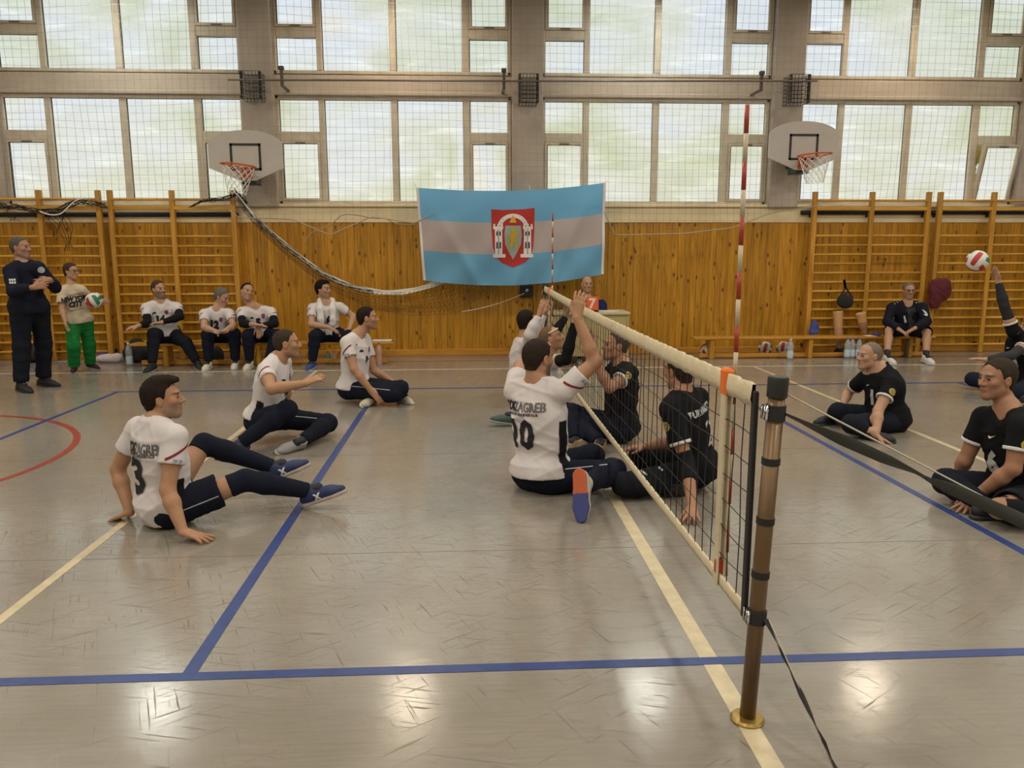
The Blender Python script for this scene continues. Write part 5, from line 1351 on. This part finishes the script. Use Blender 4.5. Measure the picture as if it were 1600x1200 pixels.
def badge(p, bv, sd):
    a = [q for q in p['arms'] if q[0] == sd]
    if not a: return
    S, E = a[0][1], a[0][2]; u = nrm(E-S); out = nrm(-sd*p['right']*1.0+p['front']*.5); out = nrm(out-u*(out@u)); t_ = np.cross(out, u)
    o = lay(p['shirt'], bv, poly2d(circ(0, 0, .032, n=16)), S+u*.10, t_, -u, out, (.42, .33, .08), 'badge', p['base'], .014, .2)
    lay(p['shirt'], bv, ring2d(0, 0, .014, .019, 12), S+u*.10, t_, -u, out, (.16, .10, .03), 'badge_ring', p['base'], .012, .2, .005)
def logo(p, bv, O, n, c=(.7, .7, .7), s_=1.0):
    rt = nrm(np.cross([0, 0, 1.], n)); lay(p['shirt'], bv, poly2d([(-.02*s_, .0), (-.012*s_, -.012*s_), (-.002*s_, -.006*s_), (.022*s_, .014*s_), (.0, .002*s_), (-.008*s_, .004*s_)]), O, rt, np.array([0, 0, 1.]), n, c, 'maker_mark', p['base'], .012)

# -- player 3, nearest on the left, leaning on his hands
H_ = .0064
p = person('man in white jersey number 3 sitting nearest on the left, leaning back on his hands',
    P=onY(260, 790, 1.52), N=onY(243, 667, 1.50), yaw=D2(53), pyaw=D2(32), head=(254, 622, 'c'), hyaw=D2(12), hpitch=.06, s=1.0, fat=1.08, h=H_,
    R=dict(e=(262, 766), w=('z', 286, 831, .055), h=('z', 336, 845, .012), n=(0, 0, -1), curl=.10, spread=.28),
    L=dict(e=(184, 733, 'f'), w=('z', 203, 800, .06), h=('z', 188, 806, .03), n=(0, 0, -1), curl=.1, spread=.2),
    RL=dict(k=(383, 750), a=('z', 484, 767, .115), t=('o', .17, -.01, .06), u=(-.35, 0, 1), len=.66),
    LL=dict(k=(318, 693, 'f'), a=(428, 730, 'f'), t=('o', .17, .03, .065), u=(-.35, 0, 1), len=.4),
    skin=SK1, hair=dict(col=HB, th=.008, add=[(0, .055, .098, .05, .05, .028), (0, .0, .105, .06, .07, .03)]), beard=.55, beardcol=(.17, .13, .11),
    shirt=shirtwhite(sleeve=.52, hem=-.075, wr=.008, flare=.016, e=.022), trousers=dict(col=NAVY, len=.62, e=.016, name='shorts'),
    shoes=((.018, .028, .10), (.40, .33, .30), (.25, .35, .55), 'X'),
    extra=[('RL', .78, 1.97, NAVY, 'leg_sleeve', .009), ('LL', .86, 1.97, NAVY, 'leg_sleeve', .009)])
bv = bvh(p['sVF']); club_back(p, bv, .02, .8); number(p, bv, '3', .47, .29, -.01, True); stripe(p, bv, -1, .8)
number(p, bv, '3', .45, .14, -.04); piping(p, -1, .1, .62, -.03)

# -- player behind him, arm stretched out
p = person('man in white jersey sitting with one arm stretched forward, behind player 3',
    P=onY(414, 656, 3.52), N=onY(430, 566, 3.48), yaw=D2(-8), pyaw=D2(-25), head=(448, 537, 'c'), hyaw=D2(8), hpitch=.05, fat=1.06, h=.0082,
    R=dict(e=(424, 608), w=(478, 599, 'f'), h=(497, 590, 'c'), n=(.2, .5, -.8), curl=.45), L=dict(e=(448, 602, 'f'), w=(446, 640, 'f'), h=(450, 655, 'c'), n=(0, 0, -1)),
    RL=dict(k=(449, 640), a=('z', 374, 694, .09), t=('o', -.14, -.12, -.03), u=(0, 0, 1)), LL=dict(k=(513, 661), a=('z', 470, 690, .07), t=('o', -.09, -.13, -.0), u=(.7, .2, .5), shoe=((.30, .30, .31), (.5, .49, .46))),
    skin=SK1, hair=dict(col=(.05, .036, .026), th=.002, rough=.001), beard=.3, beardcol=(.12, .08, .06),
    shirt=shirtwhite(sleeve=.5, hem=.03, flare=.014, e=.02), trousers=dict(col=NAVY, len=1.95), shoes=((.03, .04, .07), (.55, .54, .52), (.5, .5, .5)))
bv = bvh(p['sVF']); stripe(p, bv, -1); crest_front(p, bv); number(p, bv, '2', .50, .13); piping(p, 1, .1, .9, .03)

# -- player 9
p = person('man in white jersey number 9 sitting cross-legged, hand on his shoe',
    P=onY(553, 606, 5.22), N=onY(556, 528, 5.22), yaw=D2(-22), pyaw=D2(-30), head=(574, 497, 'c'), hyaw=D2(5), hpitch=.03, fat=1.12, h=.0092,
    R=dict(e=(553, 577), w=(582, 613), h=(596, 627, 'c'), n=(.2, .6, -.7), curl=.3), L=dict(e=(584, 579, 'f'), w=(612, 595, 'c'), h=(626, 602, 'c'), n=(0, 0, -1), curl=.3),
    RL=dict(k=('z', 618, 616, .13), a=('z', 585, 622, .07), t=('o', -.05, -.16, .0), u=(.3, -.8, .5)), LL=dict(k=('z', 626, 606, .19), a=('z', 628, 617, .08), t=('o', .12, -.14, -.02), u=(0, 0, 1)),
    skin=SK1, hair=dict(col=HB, th=.004), beard=.25, shirt=shirtwhite(sleeve=.55, hem=.0, e=.02, ptop=-1), trousers=dict(col=NAVY, len=1.95), shoes=((.50, .46, .36), (.55, .52, .45)))
bv = bvh(p['sVF']); stripe(p, bv, -1); number(p, bv, '9', .55, .15); crest_front(p, bv); piping(p, -1, .05, .95, .035)

# -- player 10 at the net, seen from behind
p = person('man in white jersey number 10 seen from behind at the net, arm raised',
    P=onY(846, 742, 2.02), N=onY(840, 603, 2.04), yaw=D2(52), pyaw=D2(50), head=(841, 560, 'c'), hyaw=D2(38), hpitch=-.05, s=1.05, fat=1.2, h=H_, wide=1.04,
    R=dict(s=(880, 611, 'n'), e=(930, 566, 'c'), w=(902, 497, 'c'), h=(905, 468, 'c'), n=(.5, .7, .2), curl=.3, spread=.1),
    L=dict(s=(803, 611, 'f'), e=(813, 571, 'f'), w=(846, 556, 'f'), h=(850, 540, 'f'), n=(.6, .6, 0)),
    RL=dict(k=('z', 958, 736, .14), a=('z', 914, 757, .19), t=('o', .0, -.07, -.17), u=(.50, .82, -.20)), LL=dict(k=('z', 925, 712, .17), a=('z', 880, 725, .08), t=('o', -.1, .1, 0), u=(0, 0, 1)),
    skin=SK1, hair=dict(col=(.032, .023, .018), th=.004), beard=.75, beardcol=(.05, .035, .028),
    shirt=shirtwhite(sleeve=.60, hem=.012, wr=.012, e=.022, ptop=.64, flare=.012), trousers=dict(col=NAVY, len=1.97, e=.014),
    shoes=((.50, .46, .42), ((.50, .11, .04), (.05, .06, .22)), (.55, .5, .45)))
bv = bvh(p['sVF']); club_back(p, bv, -.045); number(p, bv, '10', .50, .26, -.045, True, xs=.9, off=.011); stripe(p, bv, -1, .6); piping(p, -1, .15, .85, .045)

# -- two more blockers in white farther along the net
p = person('man with long white sleeves at the far end of the net, arms up',
    P=onY(818, 612, 5.2), N=onY(818, 533, 5.2), yaw=D2(40), head=(823, 502, 'c'), hyaw=D2(35), hpitch=.1, h=.010, raiseR=.03, raiseL=.03,
    R=dict(s=(826, 541, 'n'), e=(828, 523, 'n'), w=(843, 492, 'c'), h=(847, 474, 'c'), n=(.8, .5, 0), curl=.25, sleeve=1.93),
    L=dict(s=(812, 536, 'f'), e=(838, 518, 'f'), w=(849, 490, 'c'), h=(854, 472, 'c'), n=(.8, .5, 0), curl=.2, sleeve=1.93),
    RL=dict(k=('z', 860, 612, .2), a=('z', 838, 625, .08), t=('o', -.1, -.15, 0)), LL=dict(k=('z', 860, 600, .2), a=('z', 870, 610, .08), t=('o', .15, .1, 0)),
    skin=SK1, hair=dict(col=HB, th=.006), shirt=shirtwhite(sleeve=1.93, hem=-.02), trousers=dict(col=NAVY, len=1.95), shoes=((.1, .1, .1), (.5, .5, .5)))
bv = bvh(p['sVF']); stripe(p, bv, -1)
p = person('man in white jersey with black arm sleeves reaching up at the net, face raised',
    P=onY(850, 648, 4.15), N=onY(853, 562, 4.15), yaw=D2(30), head=(862, 529, 'c'), hyaw=D2(-12), hpitch=.35, h=.0092, raiseR=.03,
    R=dict(s=(866, 565, 'n'), e=(884, 562, 'n'), w=(899, 500, 'f'), h=(906, 470, 'c'), n=(.8, .5, 0), curl=.3), L=dict(s=(852, 556, 'f'), e=(863, 525, 'f'), w=(885, 494, 'f'), h=(883, 470, 'c'), n=(.9, .3, 0), curl=.15, spread=.2),
    RL=dict(k=('z', 880, 650, .18), a=('z', 865, 672, .08), t=('o', -.1, -.16, 0)), LL=dict(k=('z', 880, 640, .14), a=('z', 803, 650, .09), t=('o', -.18, -.02, .03)),
    skin=SK1, hair=dict(col=(.16, .10, .06), th=.002, line='receding'), beard=.2, shirt=shirtwhite(sleeve=.5, hem=-.02), trousers=dict(col=NAVY, len=1.95), shoes=((.05, .08, .075), (.22, .30, .27)),
    extra=[('R', .35, 1.93, BLACKC, 'arm_sleeve', .004), ('L', .35, 1.93, BLACKC, 'arm_sleeve', .004)])
hb_ = MB(); hl = p['hl']; ring = [hl(.0745*math.cos(a), -.012+.0945*math.sin(a), .058+.012*math.sin(a)) for a in np.linspace(.1, PI-.1, 20)]
hb_.tube(ring, .0085, 6).build('headband', mat('headband_cream', (.62, .52, .36), rough=.85), p['root'], True, p['base'])

# -- black team at the net
BK = dict(col=BLACKC)
p = person('man in black jersey behind the net facing the raised arms, arm lifted',
    P=onY(968, 668, 3.35), N=onY(974, 572, 3.35), yaw=D2(188), pyaw=D2(190), head=(962, 540, 'c'), hyaw=D2(190), hpitch=.1, fat=1.1, h=.0082,
    L=dict(s=(985, 583, 'n'), e=(952, 606, 'n'), w=(925, 556, 'f'), h=(915, 522, 'c'), n=(-.8, .3, 0), curl=.2), R=dict(e=(945, 590, 'f'), w=(930, 540, 'f'), h=(925, 510, 'c'), n=(-.8, .3, 0), curl=.2),
    LL=dict(k=('z', 900, 664, .16), a=('z', 938, 692, .075), t=('o', -.05, -.14, 0), u=(.1, -.6, .75)), RL=dict(k=('z', 893, 645, .24), a=('z', 900, 690, .08), t=('o', -.15, -.06, 0)),
    skin=SK3, hair=dict(col=(.08, .06, .05), th=.003), shirt=dict(col=BLACKC, sleeve=.52, hem=-.05, cuff=(.6, .58, .58)), trousers=dict(col=NAVY, len=1.93), shoes=((.28, .20, .11), (.40, .30, .18)))
bv = bvh(p['sVF']); badge(p, bv, 1); logo(p, bv, tor(p, .7, 0, 0), np.array([-.6, -.8, 0]))
p = person('man in black jersey number 2 sitting close behind the net, hand on the floor',
    P=onY(1086, 733, 2.0), N=onY(1066, 618, 1.98), yaw=D2(140), pyaw=D2(165), head=(1061, 580, 'c'), hyaw=D2(120), hpitch=-.05, fat=1.05, h=H_,
    L=dict(s=(1047, 640, 'n'), e=(1073, 722, 'c'), w=('z', 1082, 793, .06), h=('z', 1080, 822, .014), n=(0, 0, -1), curl=.1, spread=.28),
    R=dict(s=(1092, 622, 'f'), e=(1062, 690, 'f'), w=(1010, 697, 'c'), h=(990, 699, 'c'), n=(0, 0, -1), curl=.25),
    LL=dict(k=('z', 975, 757, .10), a=('z', 1050, 760, .075), t=('o', .16, .04, 0), u=(0, -.5, .8)), RL=dict(k=('z', 1000, 714, .16), a=('z', 1050, 735, .08), t=('o', -.14, .0, .02)),
    skin=SK3, hair=dict(col=(.035, .027, .022), th=.005), shirt=dict(col=BLACKC, sleeve=.66, hem=-.06, e=.022, cuff=(.62, .60, .60), wr=.011), trousers=dict(col=(.011, .012, .016), len=1.9), shoes=((.02, .02, .022), (.05, .05, .05), (.3, .3, .3)),
    extra=[('L', .80, 1.45, (.012, .012, .014), 'elbow_sleeve', .006)])
bv = bvh(p['sVF']); badge(p, bv, 1)
rt = p['right']; lay(p['shirt'], bv, text_mesh('PUKVARSCI', .062, .003, .8), tor(p, .80)+rt*.0, rt, p['up'], -p['front'], SILV, 'lettering', p['base'], .012)
number(p, bv, '2', .50, .25, .015, True, c=SILV, xs=.7, off=.0)
for (px, py) in ((1005, 738), (1030, 731)):      # pale marks on the trouser leg
    d_ = ray(px, py); lay(p['trousers'], bvh(p['tVF']), poly2d([(-.03, -.006), (.03, -.006), (.03, .006), (-.03, .006)]), onY(px, py, 1.8), CR*.8-CU*.6, CU*.8+CR*.6, -d_, (.45, .45, .46), 'maker_mark', p['base'], .012, .6, .004, 1.6)

# -- black team on the right
p = person('man in black jersey number 1 sitting on the right, leaning on one straight arm',
    P=onY(1386, 655, 3.65), N=onY(1380, 580, 3.62), yaw=D2(200), pyaw=D2(195), head=(1358, 556, 'c'), hyaw=D2(188), hpitch=.02, fat=1.22, h=.0082,
    L=dict(s=(1393, 600, 'n'), e=(1372, 642, 'n'), w=('z', 1369, 680, .055), h=('z', 1389, 690, .013), n=(0, 0, -1), curl=.08, spread=.2),
    R=dict(s=(1350, 592, 'f'), e=(1325, 613, 'f'), w=(1317, 634, 'n'), h=(1311, 645, 'c'), n=(.2, .2, -1), curl=.3, spread=.2),
    LL=dict(k=('z', 1330, 662, .13), a=('z', 1356, 674, .075), t=('o', .12, -.13, 0), u=(0, -.6, .7)), RL=dict(k=('z', 1310, 643, .15), a=('z', 1302, 649, .08), t=('o', -.17, -.05, .0)),
    skin=SK2, hair=dict(col=(.20, .16, .13), th=.002, line='receding'), shirt=dict(col=BLACKC, sleeve=.55, hem=-.06, e=.02, cuff=(.62, .60, .60)), trousers=dict(col=(.012, .014, .022), len=1.93), shoes=((.015, .016, .02), (.04, .04, .05)))
bv = bvh(p['sVF']); badge(p, bv, 1); number(p, bv, '1', .56, .17, .0, c=SILV, xs=.8); logo(p, bv, tor(p, .78, .05, 0), p['front'])
p = person('man in black jersey number 6 at the right edge, hand on the blue line',
    P=onY(1600, 772, 1.52), N=onY(1582, 648, 1.50), yaw=D2(205), pyaw=D2(200), head=(1558, 592, 'c'), hyaw=D2(188), hpitch=0, fat=1.15, h=H_, s=1.04,
    L=dict(s=(1596, 668, 'n'), e=(1583, 732, 'c'), w=('z', 1524, 776, .085), h=('z', 1500, 800, .014), n=(0, .2, -1), curl=.12, spread=.28),
    R=dict(s=(1537, 653, 'f'), e=(1508, 720, 'f'), w=(1497, 737, 'f'), h=(1488, 743, 'c'), n=(0, 0, -1), curl=.3),
    LL=dict(k=('z', 1562, 795, .12), a=('z', 1655, 812, .08), t=('o', .15, .1, 0), len=.80), RL=dict(k=('z', 1478, 752, .12), a=('z', 1540, 788, .09), t=('o', .15, -.0, 0)),
    skin=SK3, hair=dict(col=(.045, .033, .024), th=.006), beard=.12, shirt=dict(col=BLACKC, sleeve=.56, hem=-.06, e=.022, vneck=.03, cuff=(.62, .60, .62)), trousers=dict(col=(.012, .014, .022), len=1.9), shoes=((.015, .016, .02), (.04, .04, .05)),
    extra=[('LL', 1.03, 1.95, (.010, .011, .016), 'knee_sleeve', .008)])
bv = bvh(p['sVF']); badge(p, bv, 1); number(p, bv, '6', .50, .2, -.075, c=SILV, xs=.8); logo(p, bv, tor(p, .80, .07, 0), p['front'], (.8, .8, .8), 1.3)
p = person('man in black jersey number 8 serving at the right edge, one arm straight up',
    P=onY(1606, 592, 5.15), N=onY(1594, 522, 5.1), yaw=D2(215), head=(1612, 505, 'c'), hyaw=D2(200), hpitch=.2, h=.010,
    R=dict(s=(1583, 517, 'n'), e=(1569, 478, 'n'), w=(1560, 440, 'c'), h=(1554, 420, 'c'), n=(-1, 0, .3), curl=.2, sleeve=.35), L=dict(s=(1606, 537, 'n'), e=(1580, 556, 'n'), w=(1541, 562, 'c'), h=(1521, 560, 'c'), n=(0, 0, -1), curl=.2, sleeve=.4),
    RL=dict(k=('z', 1520, 592, .12), a=('z', 1570, 604, .08), t=('o', .17, -.05, 0)), LL=dict(k=('z', 1590, 612, .12), a=('z', 1600, 620, .08), t=('o', .1, -.15, 0)),
    skin=SK2, hair=dict(col=HBR, th=.005), shirt=dict(col=BLACKC, sleeve=.4, hem=-.05, cuff=(.62, .60, .62)), trousers=dict(col=(.014, .018, .03), len=1.95), shoes=((.02, .02, .03), (.3, .3, .3)),
    extra=[('R', .3, 1.95, (.03, .03, .034), 'arm_sleeve', .005), ('L', .3, 1.95, (.045, .045, .05), 'arm_sleeve', .005)])
bv = bvh(p['sVF']); number(p, bv, '8', .45, .17, -.06, c=SILV, xs=.8); logo(p, bv, tor(p, .78, .1, 0), p['front'])

# -- standing spectators on the left
p = person('man in dark navy tracksuit standing with folded arms at the left edge',
    P=onY(46, 482, 6.25), N=onY(36, 414, 6.25), yaw=D2(-35), pyaw=D2(-40), head=(32, 387, 'c'), hyaw=D2(-5), hpitch=.02, h=.0092, fat=1.05, floor=True, base=(-5.95, 6.25, 0),
    R=dict(s=(17, 424), e=(21, 456), w=(52, 449), h=(66, 446, 'c'), n=(0, 1, 0), curl=.5, sleeve=1.9), L=dict(s=(60, 420), e=(86, 449, 'c'), w=(78, 437, 'n'), h=(63, 440, 'c'), n=(-.3, .6, -.3), curl=.3, sleeve=1.85),
    RL=dict(k=(34, 542), a=('z', 33, 600, .09), t=('o', .16, -.10, -.02)), LL=dict(k=(68, 536, 'f'), a=('z', 68, 592, .09), t=('o', .19, -.03, -.02)),
    skin=SK3, hair=dict(col=(.09, .08, .075), th=.004), beard=.45, beardcol=(.2, .17, .15), shirt=dict(col=(.011, .013, .024), sleeve=1.9, hem=-.06, e=.028, wr=.009, neck=.058, name='sweatshirt'), trousers=dict(col=(.010, .012, .02), len=1.95, e=.028, flare=.012, wr=.007), shoes=((.014, .014, .015), (.02, .02, .02)))
bv = bvh(p['sVF'])
lay(p['shirt'], bv, poly2d(circ(0, 0, .035, n=14)), tor(p, .87)+p['right']*-.07, -p['right'], p['up'], p['front'], (.35, .37, .42), 'crest', p['base'], .015)
o_ = nrm((CAMC-p['SR'])*np.array([1, 1, 0])); lay(p['shirt'], bv, poly2d(*[[(x, y), (x+.018, y), (x+.018, y+.022), (x, y+.022)] for x in (-.03, -.008, .014) for y in (-.03, .0)]), p['SR']-p['up']*.10, nrm(np.cross([0, 0, 1.], o_)), np.array([0, 0, 1.]), o_, (.5, .52, .55), 'sleeve_mark', p['base'], .015)
p = person('boy in beige printed t-shirt and green trousers holding a ball on his hip',
    P=onY(123, 500, 7.62), N=onY(111, 449, 7.60), yaw=D2(-55), pyaw=D2(-60), head=(111, 424, 'c'), hyaw=D2(-15), hpitch=0, s=.80, h=.0092, fat=1.08, base=(-6.05, 7.6, 0),
    R=dict(s=(97, 456), e=(97, 483), w=(102, 503), h=(105, 513, 'c'), n=(1, 0, 0), curl=.3), L=dict(s=(128, 453), e=(143, 471, 'f'), w=(155, 470, 'n'), h=(163, 470, 'c'), n=(-1, .3, 0), curl=.3),
    RL=dict(k=(115, 540), a=('z', 116, 572, .075), t=('o', .05, -.15, -.02)), LL=dict(k=(139, 537, 'f'), a=('z', 141, 568, .075), t=('o', .15, -.06, -.02)),
    skin=SK2, hair=dict(col=HBR, th=.010), shirt=dict(col=(.56, .47, .34), sleeve=.68, hem=-.04, e=.024, flare=.022), trousers=dict(col=(.016, .185, .045), len=1.97, e=.026, flare=.014, wr=.007), shoes=((.014, .013, .015), (.40, .36, .34)))
glasses(p); bv = bvh(p['sVF'])
for t_, tx, sz in ((.66, 'NEW YORK', .085), (.50, 'CITY', .095)):
    lay(p['shirt'], bv, text_mesh(tx, sz, .006, .75, .15), tor(p, t_), -p['right'], nrm(p['up']+p['right']*-.12), p['front'], INK, 'print', p['base'], .012)
lay(p['shirt'], bv, poly2d([(-.11, .0), (.11, .03), (.11, .036), (-.11, .006)], [(-.09, -.19), (.08, -.17), (.08, -.164), (-.09, -.184)], circ(.08, -.02, .02, .012, 10)), tor(p, .74), -p['right'], p['up'], p['front'], (.10, .08, .07), 'print', p['base'], .012)
ball('volleyball held by the boy in green trousers', onY(147, 469, 7.47), (.3, 1.1, .5))

# -- substitutes on the left bench
def sub(label, px, pn, hd, yaw, hyaw, hp, R, L, RL, LL, num, hair, fat=1.05, extra=None, skin=SK2, shoes=((.60, .56, .46), (.62, .60, .54)), beard=.15, Y=8.10, h=.0100, s=1.0, stripes=True, tcol=NAVY, **kw):
    p = person(label, P=np.array([onY(*px, Y)[0], Y, kw.pop('pz', .425)]), N=onY(*pn, Y-kw.pop('lean', .10)), yaw=D2(yaw), head=(*hd, 'c'), hyaw=D2(hyaw), hpitch=hp, R=R, L=L, RL=RL, LL=LL, fat=fat, h=h, s=s, skin=skin, hair=hair, beard=beard,
        shirt=kw.pop('shirt', shirtwhite(sleeve=.58, hem=.035, e=.02, flare=.006, ptop=.3)), trousers=dict(col=tcol, len=1.93, e=.016), shoes=shoes, extra=extra, base=(onY(*px, Y)[0], Y-.3, 0), floor=True, **kw)
    bv = bvh(p['sVF'])
    if stripes: stripe(p, bv, -1); stripe(p, bv, 1); crest_front(p, bv)
    if num: number(p, bv, num, .58, .15, .0)
    return p, bv
BS = (.010, .010, .012)
sub('substitute in white jersey with black arm sleeves, first on the left bench', (258, 520), (252, 473), (248, 452), -80, -35, .03,
    dict(s=(228, 482), e=(231, 505), w=(216, 509), h=(207, 511, 'c'), n=(0, .3, -1), curl=.3), dict(s=(277, 480), e=(282, 495, 'n'), w=(252, 504, 'c'), h=(240, 505, 'c'), n=(0, 0, -1), curl=.4),
    dict(k=(240, 522), a=('z', 238, 570, .09), t=('o', -.03, -.19, -.02)), dict(k=(290, 535), a=('z', 308, 566, .09), t=('o', .10, -.16, -.02)), '14', dict(col=(.07, .045, .03), th=.006), 1.25,
    extra=[('R', .5, 1.9, BS, 'arm_sleeve', .005), ('L', .5, 1.9, BS, 'arm_sleeve', .005)], shoes=((.012, .012, .014), (.3, .3, .3)), beard=.6, tcol=(.012, .013, .02))
sub('substitute in white jersey number 12 leaning forward, second on the left bench', (338, 522), (339, 485), (347, 464), -82, -20, -.35,
    dict(s=(319, 491), e=(319, 512), w=(338, 518, 'n'), h=(350, 520, 'c'), n=(0, 0, 1), curl=.6), dict(s=(359, 490), e=(365, 510), w=(352, 516, 'n'), h=(342, 520, 'c'), n=(0, 0, 1), curl=.6),
    dict(k=(325, 525), a=('z', 325, 567, .09), t=('o', .0, -.2, -.02)), dict(k=(366, 522), a=('z', 368, 565, .09), t=('o', .02, -.2, -.02)), '12', dict(col=HG, th=.008))
sub('substitute in white jersey number 5 with black arm sleeves, third on the left bench', (408, 523), (400, 482), (386, 456), -75, -50, .05,
    dict(s=(377, 488), e=(379, 506), w=(398, 507, 'n'), h=(409, 508, 'c'), n=(0, 0, -1), curl=.3), dict(s=(424, 487), e=(430, 506), w=(403, 510, 'n'), h=(406, 525, 'c'), n=(-.3, .6, 0), curl=.2),
    dict(k=(388, 524), a=('z', 390, 566, .09), t=('o', -.02, -.2, -.02)), dict(k=(432, 524), a=('z', 418, 566, .09), t=('o', .05, -.18, -.02)), '5', dict(col=HB, th=.006, line='receding'), 1.0,
    extra=[('R', .5, 1.7, BS, 'arm_sleeve', .005), ('L', .5, 1.75, BS, 'arm_sleeve', .005)], hroll=.25)
p, bv = sub('dark-haired substitute in white jersey number 16 with a towel round his neck', (512, 522), (510, 476), (505, 452), -80, -25, .0,
    dict(s=(488, 482), e=(486, 507), w=(513, 511, 'n'), h=(526, 517, 'c'), n=(0, .2, -1), curl=.3, spread=.2), dict(s=(532, 480), e=(552, 494, 'c'), w=(546, 514, 'n'), h=(533, 521, 'c'), n=(0, .2, -1), curl=.3, spread=.2),
    dict(k=(492, 525), a=('z', 488, 566, .09), t=('o', -.04, -.19, -.02)), dict(k=(545, 525), a=('z', 552, 568, .09), t=('o', .08, -.17, -.02)), '16', dict(col=(.012, .010, .009), th=.013, add=[(0, .03, .10, .06, .06, .03)], rough=.005), .98,
    shoes=((.03, .06, .20), (.3, .4, .45)), beard=.3)
tw = SDF(p['N']-.35, p['N']+.3, .0092); f_, u_, r_ = p['front'], p['up'], p['right']; N_ = p['N']
for sx in (-1, 1):
    pts = [N_-f_*.085+u_*.055, N_+r_*sx*.075+u_*.05-f_*.02, N_+r_*sx*.085+f_*.12-u_*.03, N_+r_*sx*.08+f_*.17-u_*.15, N_+r_*sx*(.085 if sx > 0 else .07)+f_*.175-u_*(.34 if sx > 0 else .22)]
    for a, b in zip(pts[:-1], pts[1:]): tw.cone(a, b, .040, .043, .03, flat=(f_, 1.35))
tw.wrinkle(.006, 60, 5, (1, 1, .3)); Vt, Ft = tw.mesh()
to = empty('towel', (float(N_[0]), float(N_[1])-.1, .9), 'white towel hung round the neck of the dark-haired substitute', 'towel'); np_mesh('towel_cloth', Vt, Ft, mat('towel_white', (.72, .70, .70), rough=.95, bump=(200, .5)), to, org=tuple(to.location))

# -- man on the right bench, scorer at the table
p, bv = sub('grey-haired man with glasses in dark tracksuit jacket sitting on the right bench', (1418, 517), (1417, 476), (1420, 454), -95, -100, -.05,
    dict(s=(1394, 481), e=(1386, 503), w=(1405, 515, 'n'), h=(1416, 522, 'c'), n=(0, .3, -1), curl=.3), dict(s=(1441, 481), e=(1448, 503), w=(1429, 513, 'n'), h=(1416, 520, 'c'), n=(0, .3, -1), curl=.3, spread=.2),
    dict(k=(1389, 517), a=('z', 1386, 557, .10), t=('o', .02, -.2, -.02), len=.93), dict(k=(1448, 520), a=('z', 1447, 557, .10), t=('o', .0, -.2, -.02), len=.93), None, dict(col=(.16, .14, .12), th=.004), 1.12,
    Y=8.28, shoes=((.62, .60, .60), (.6, .58, .56)), beard=.25, stripes=False, tcol=(.012, .013, .02), shirt=dict(col=(.012, .013, .022), sleeve=1.9, hem=-.04, e=.026, name='jacket', vneck=.02))
glasses(p); rt = -p['right']
lay(p['shirt'], bv, poly2d([(-.055, .18), (.055, .18), (.06, -.2), (-.06, -.2)]), tor(p, .5), rt, p['up'], p['front'], (.035, .037, .042), 't_shirt', p['base'], .02)
lay(p['shirt'], bv, poly2d([(.07, -.02), (.15, .06), (.155, -.2), (.075, -.22)]), tor(p, .52), rt, p['up'], p['front'], (.02, .03, .22), 'blue_panel', p['base'], .02)
lay(p['shirt'], bv, poly2d([(.065, -.025), (.15, .06), (.15, .085), (.065, .0)]), tor(p, .52), rt, p['up'], p['front'], (.65, .65, .66), 'white_stripe', p['base'], .02, lift=.006)
lay(p['shirt'], bv, poly2d([(-.11, .05), (-.09, .06), (-.08, -.05), (-.105, -.06)], circ(.11, .11, .026, n=12)), tor(p, .58), rt, p['up'], p['front'], (.55, .55, .58), 'crest', p['base'], .02, lift=.006)
for sd in (-1, 1): lay(p['shirt'], bv, poly2d(*[circ(-.05+.035*k, .0, .008, n=6) for k in range(4)]), p['SR' if sd < 0 else 'SL']+(p['N']-p['SR' if sd < 0 else 'SL'])*.3, rt, -p['front'], np.array([0, -.5, .85]), (.6, .6, .6), 'shoulder_dots', p['base'], .02)
p, bv = sub('bald official in blue jacket sitting behind the score table', (918, 520), (918, 470), (917, 444), -90, -80, .0,
    dict(s=(897, 477), e=(893, 497), w=(903, 499, 'n'), h=(910, 497, 'c'), n=(0, 0, -1), sleeve=1.9), dict(s=(940, 477), e=(944, 497), w=(934, 500, 'n'), h=(926, 499, 'c'), n=(0, 0, -1), sleeve=1.9),
    dict(k=('o', -.1, -.42, .03), a=('o', 0, -.05, -.375), t=('o', 0, -.18, -.02)), dict(k=('o', .1, -.42, .03), a=('o', 0, -.05, -.375), t=('o', 0, -.18, -.02)), None, dict(col=(.10, .08, .07), th=.002, line='bald'), 1.1, Y=8.50, stripes=False,
    shirt=dict(col=(.013, .018, .075), sleeve=1.9, hem=-.04, e=.024, name='jacket'), tcol=(.012, .013, .02))
lay(p['shirt'], bv, poly2d([(-.075, .14), (.06, .14), (.05, -.2), (-.05, -.2)]), tor(p, .62), -p['right'], p['up'], p['front'], (.012, .014, .025), 'dark_panel', p['base'], .02)
lay(p['shirt'], bv, poly2d(circ(.085, .05, .033, n=14)), tor(p, .72), -p['right'], p['up'], p['front'], (.45, .50, .58), 'crest', p['base'], .02, lift=.006)
ch = empty('folding_chair', (float(p['P'][0]), 8.52, 0), 'dark chair under the official behind the score table', 'chair')
MB().bbox((-.2, -.2, .40), (.2, .2, .43), .01).build('seat', M_BLKPL, ch); MB().bbox((-.2, .19, .62), (.2, .215, .86), .01).build('backrest', M_BLKPL, ch)
for sx in (-1, 1):
    MB().tube([(sx*.18, -.18, 0), (sx*.18, -.18, .40)], .012, 6).build('leg', M_STEEL, ch); MB().tube([(sx*.18, .2, 0), (sx*.18, .2, .86)], .012, 6).build('leg', M_STEEL, ch)
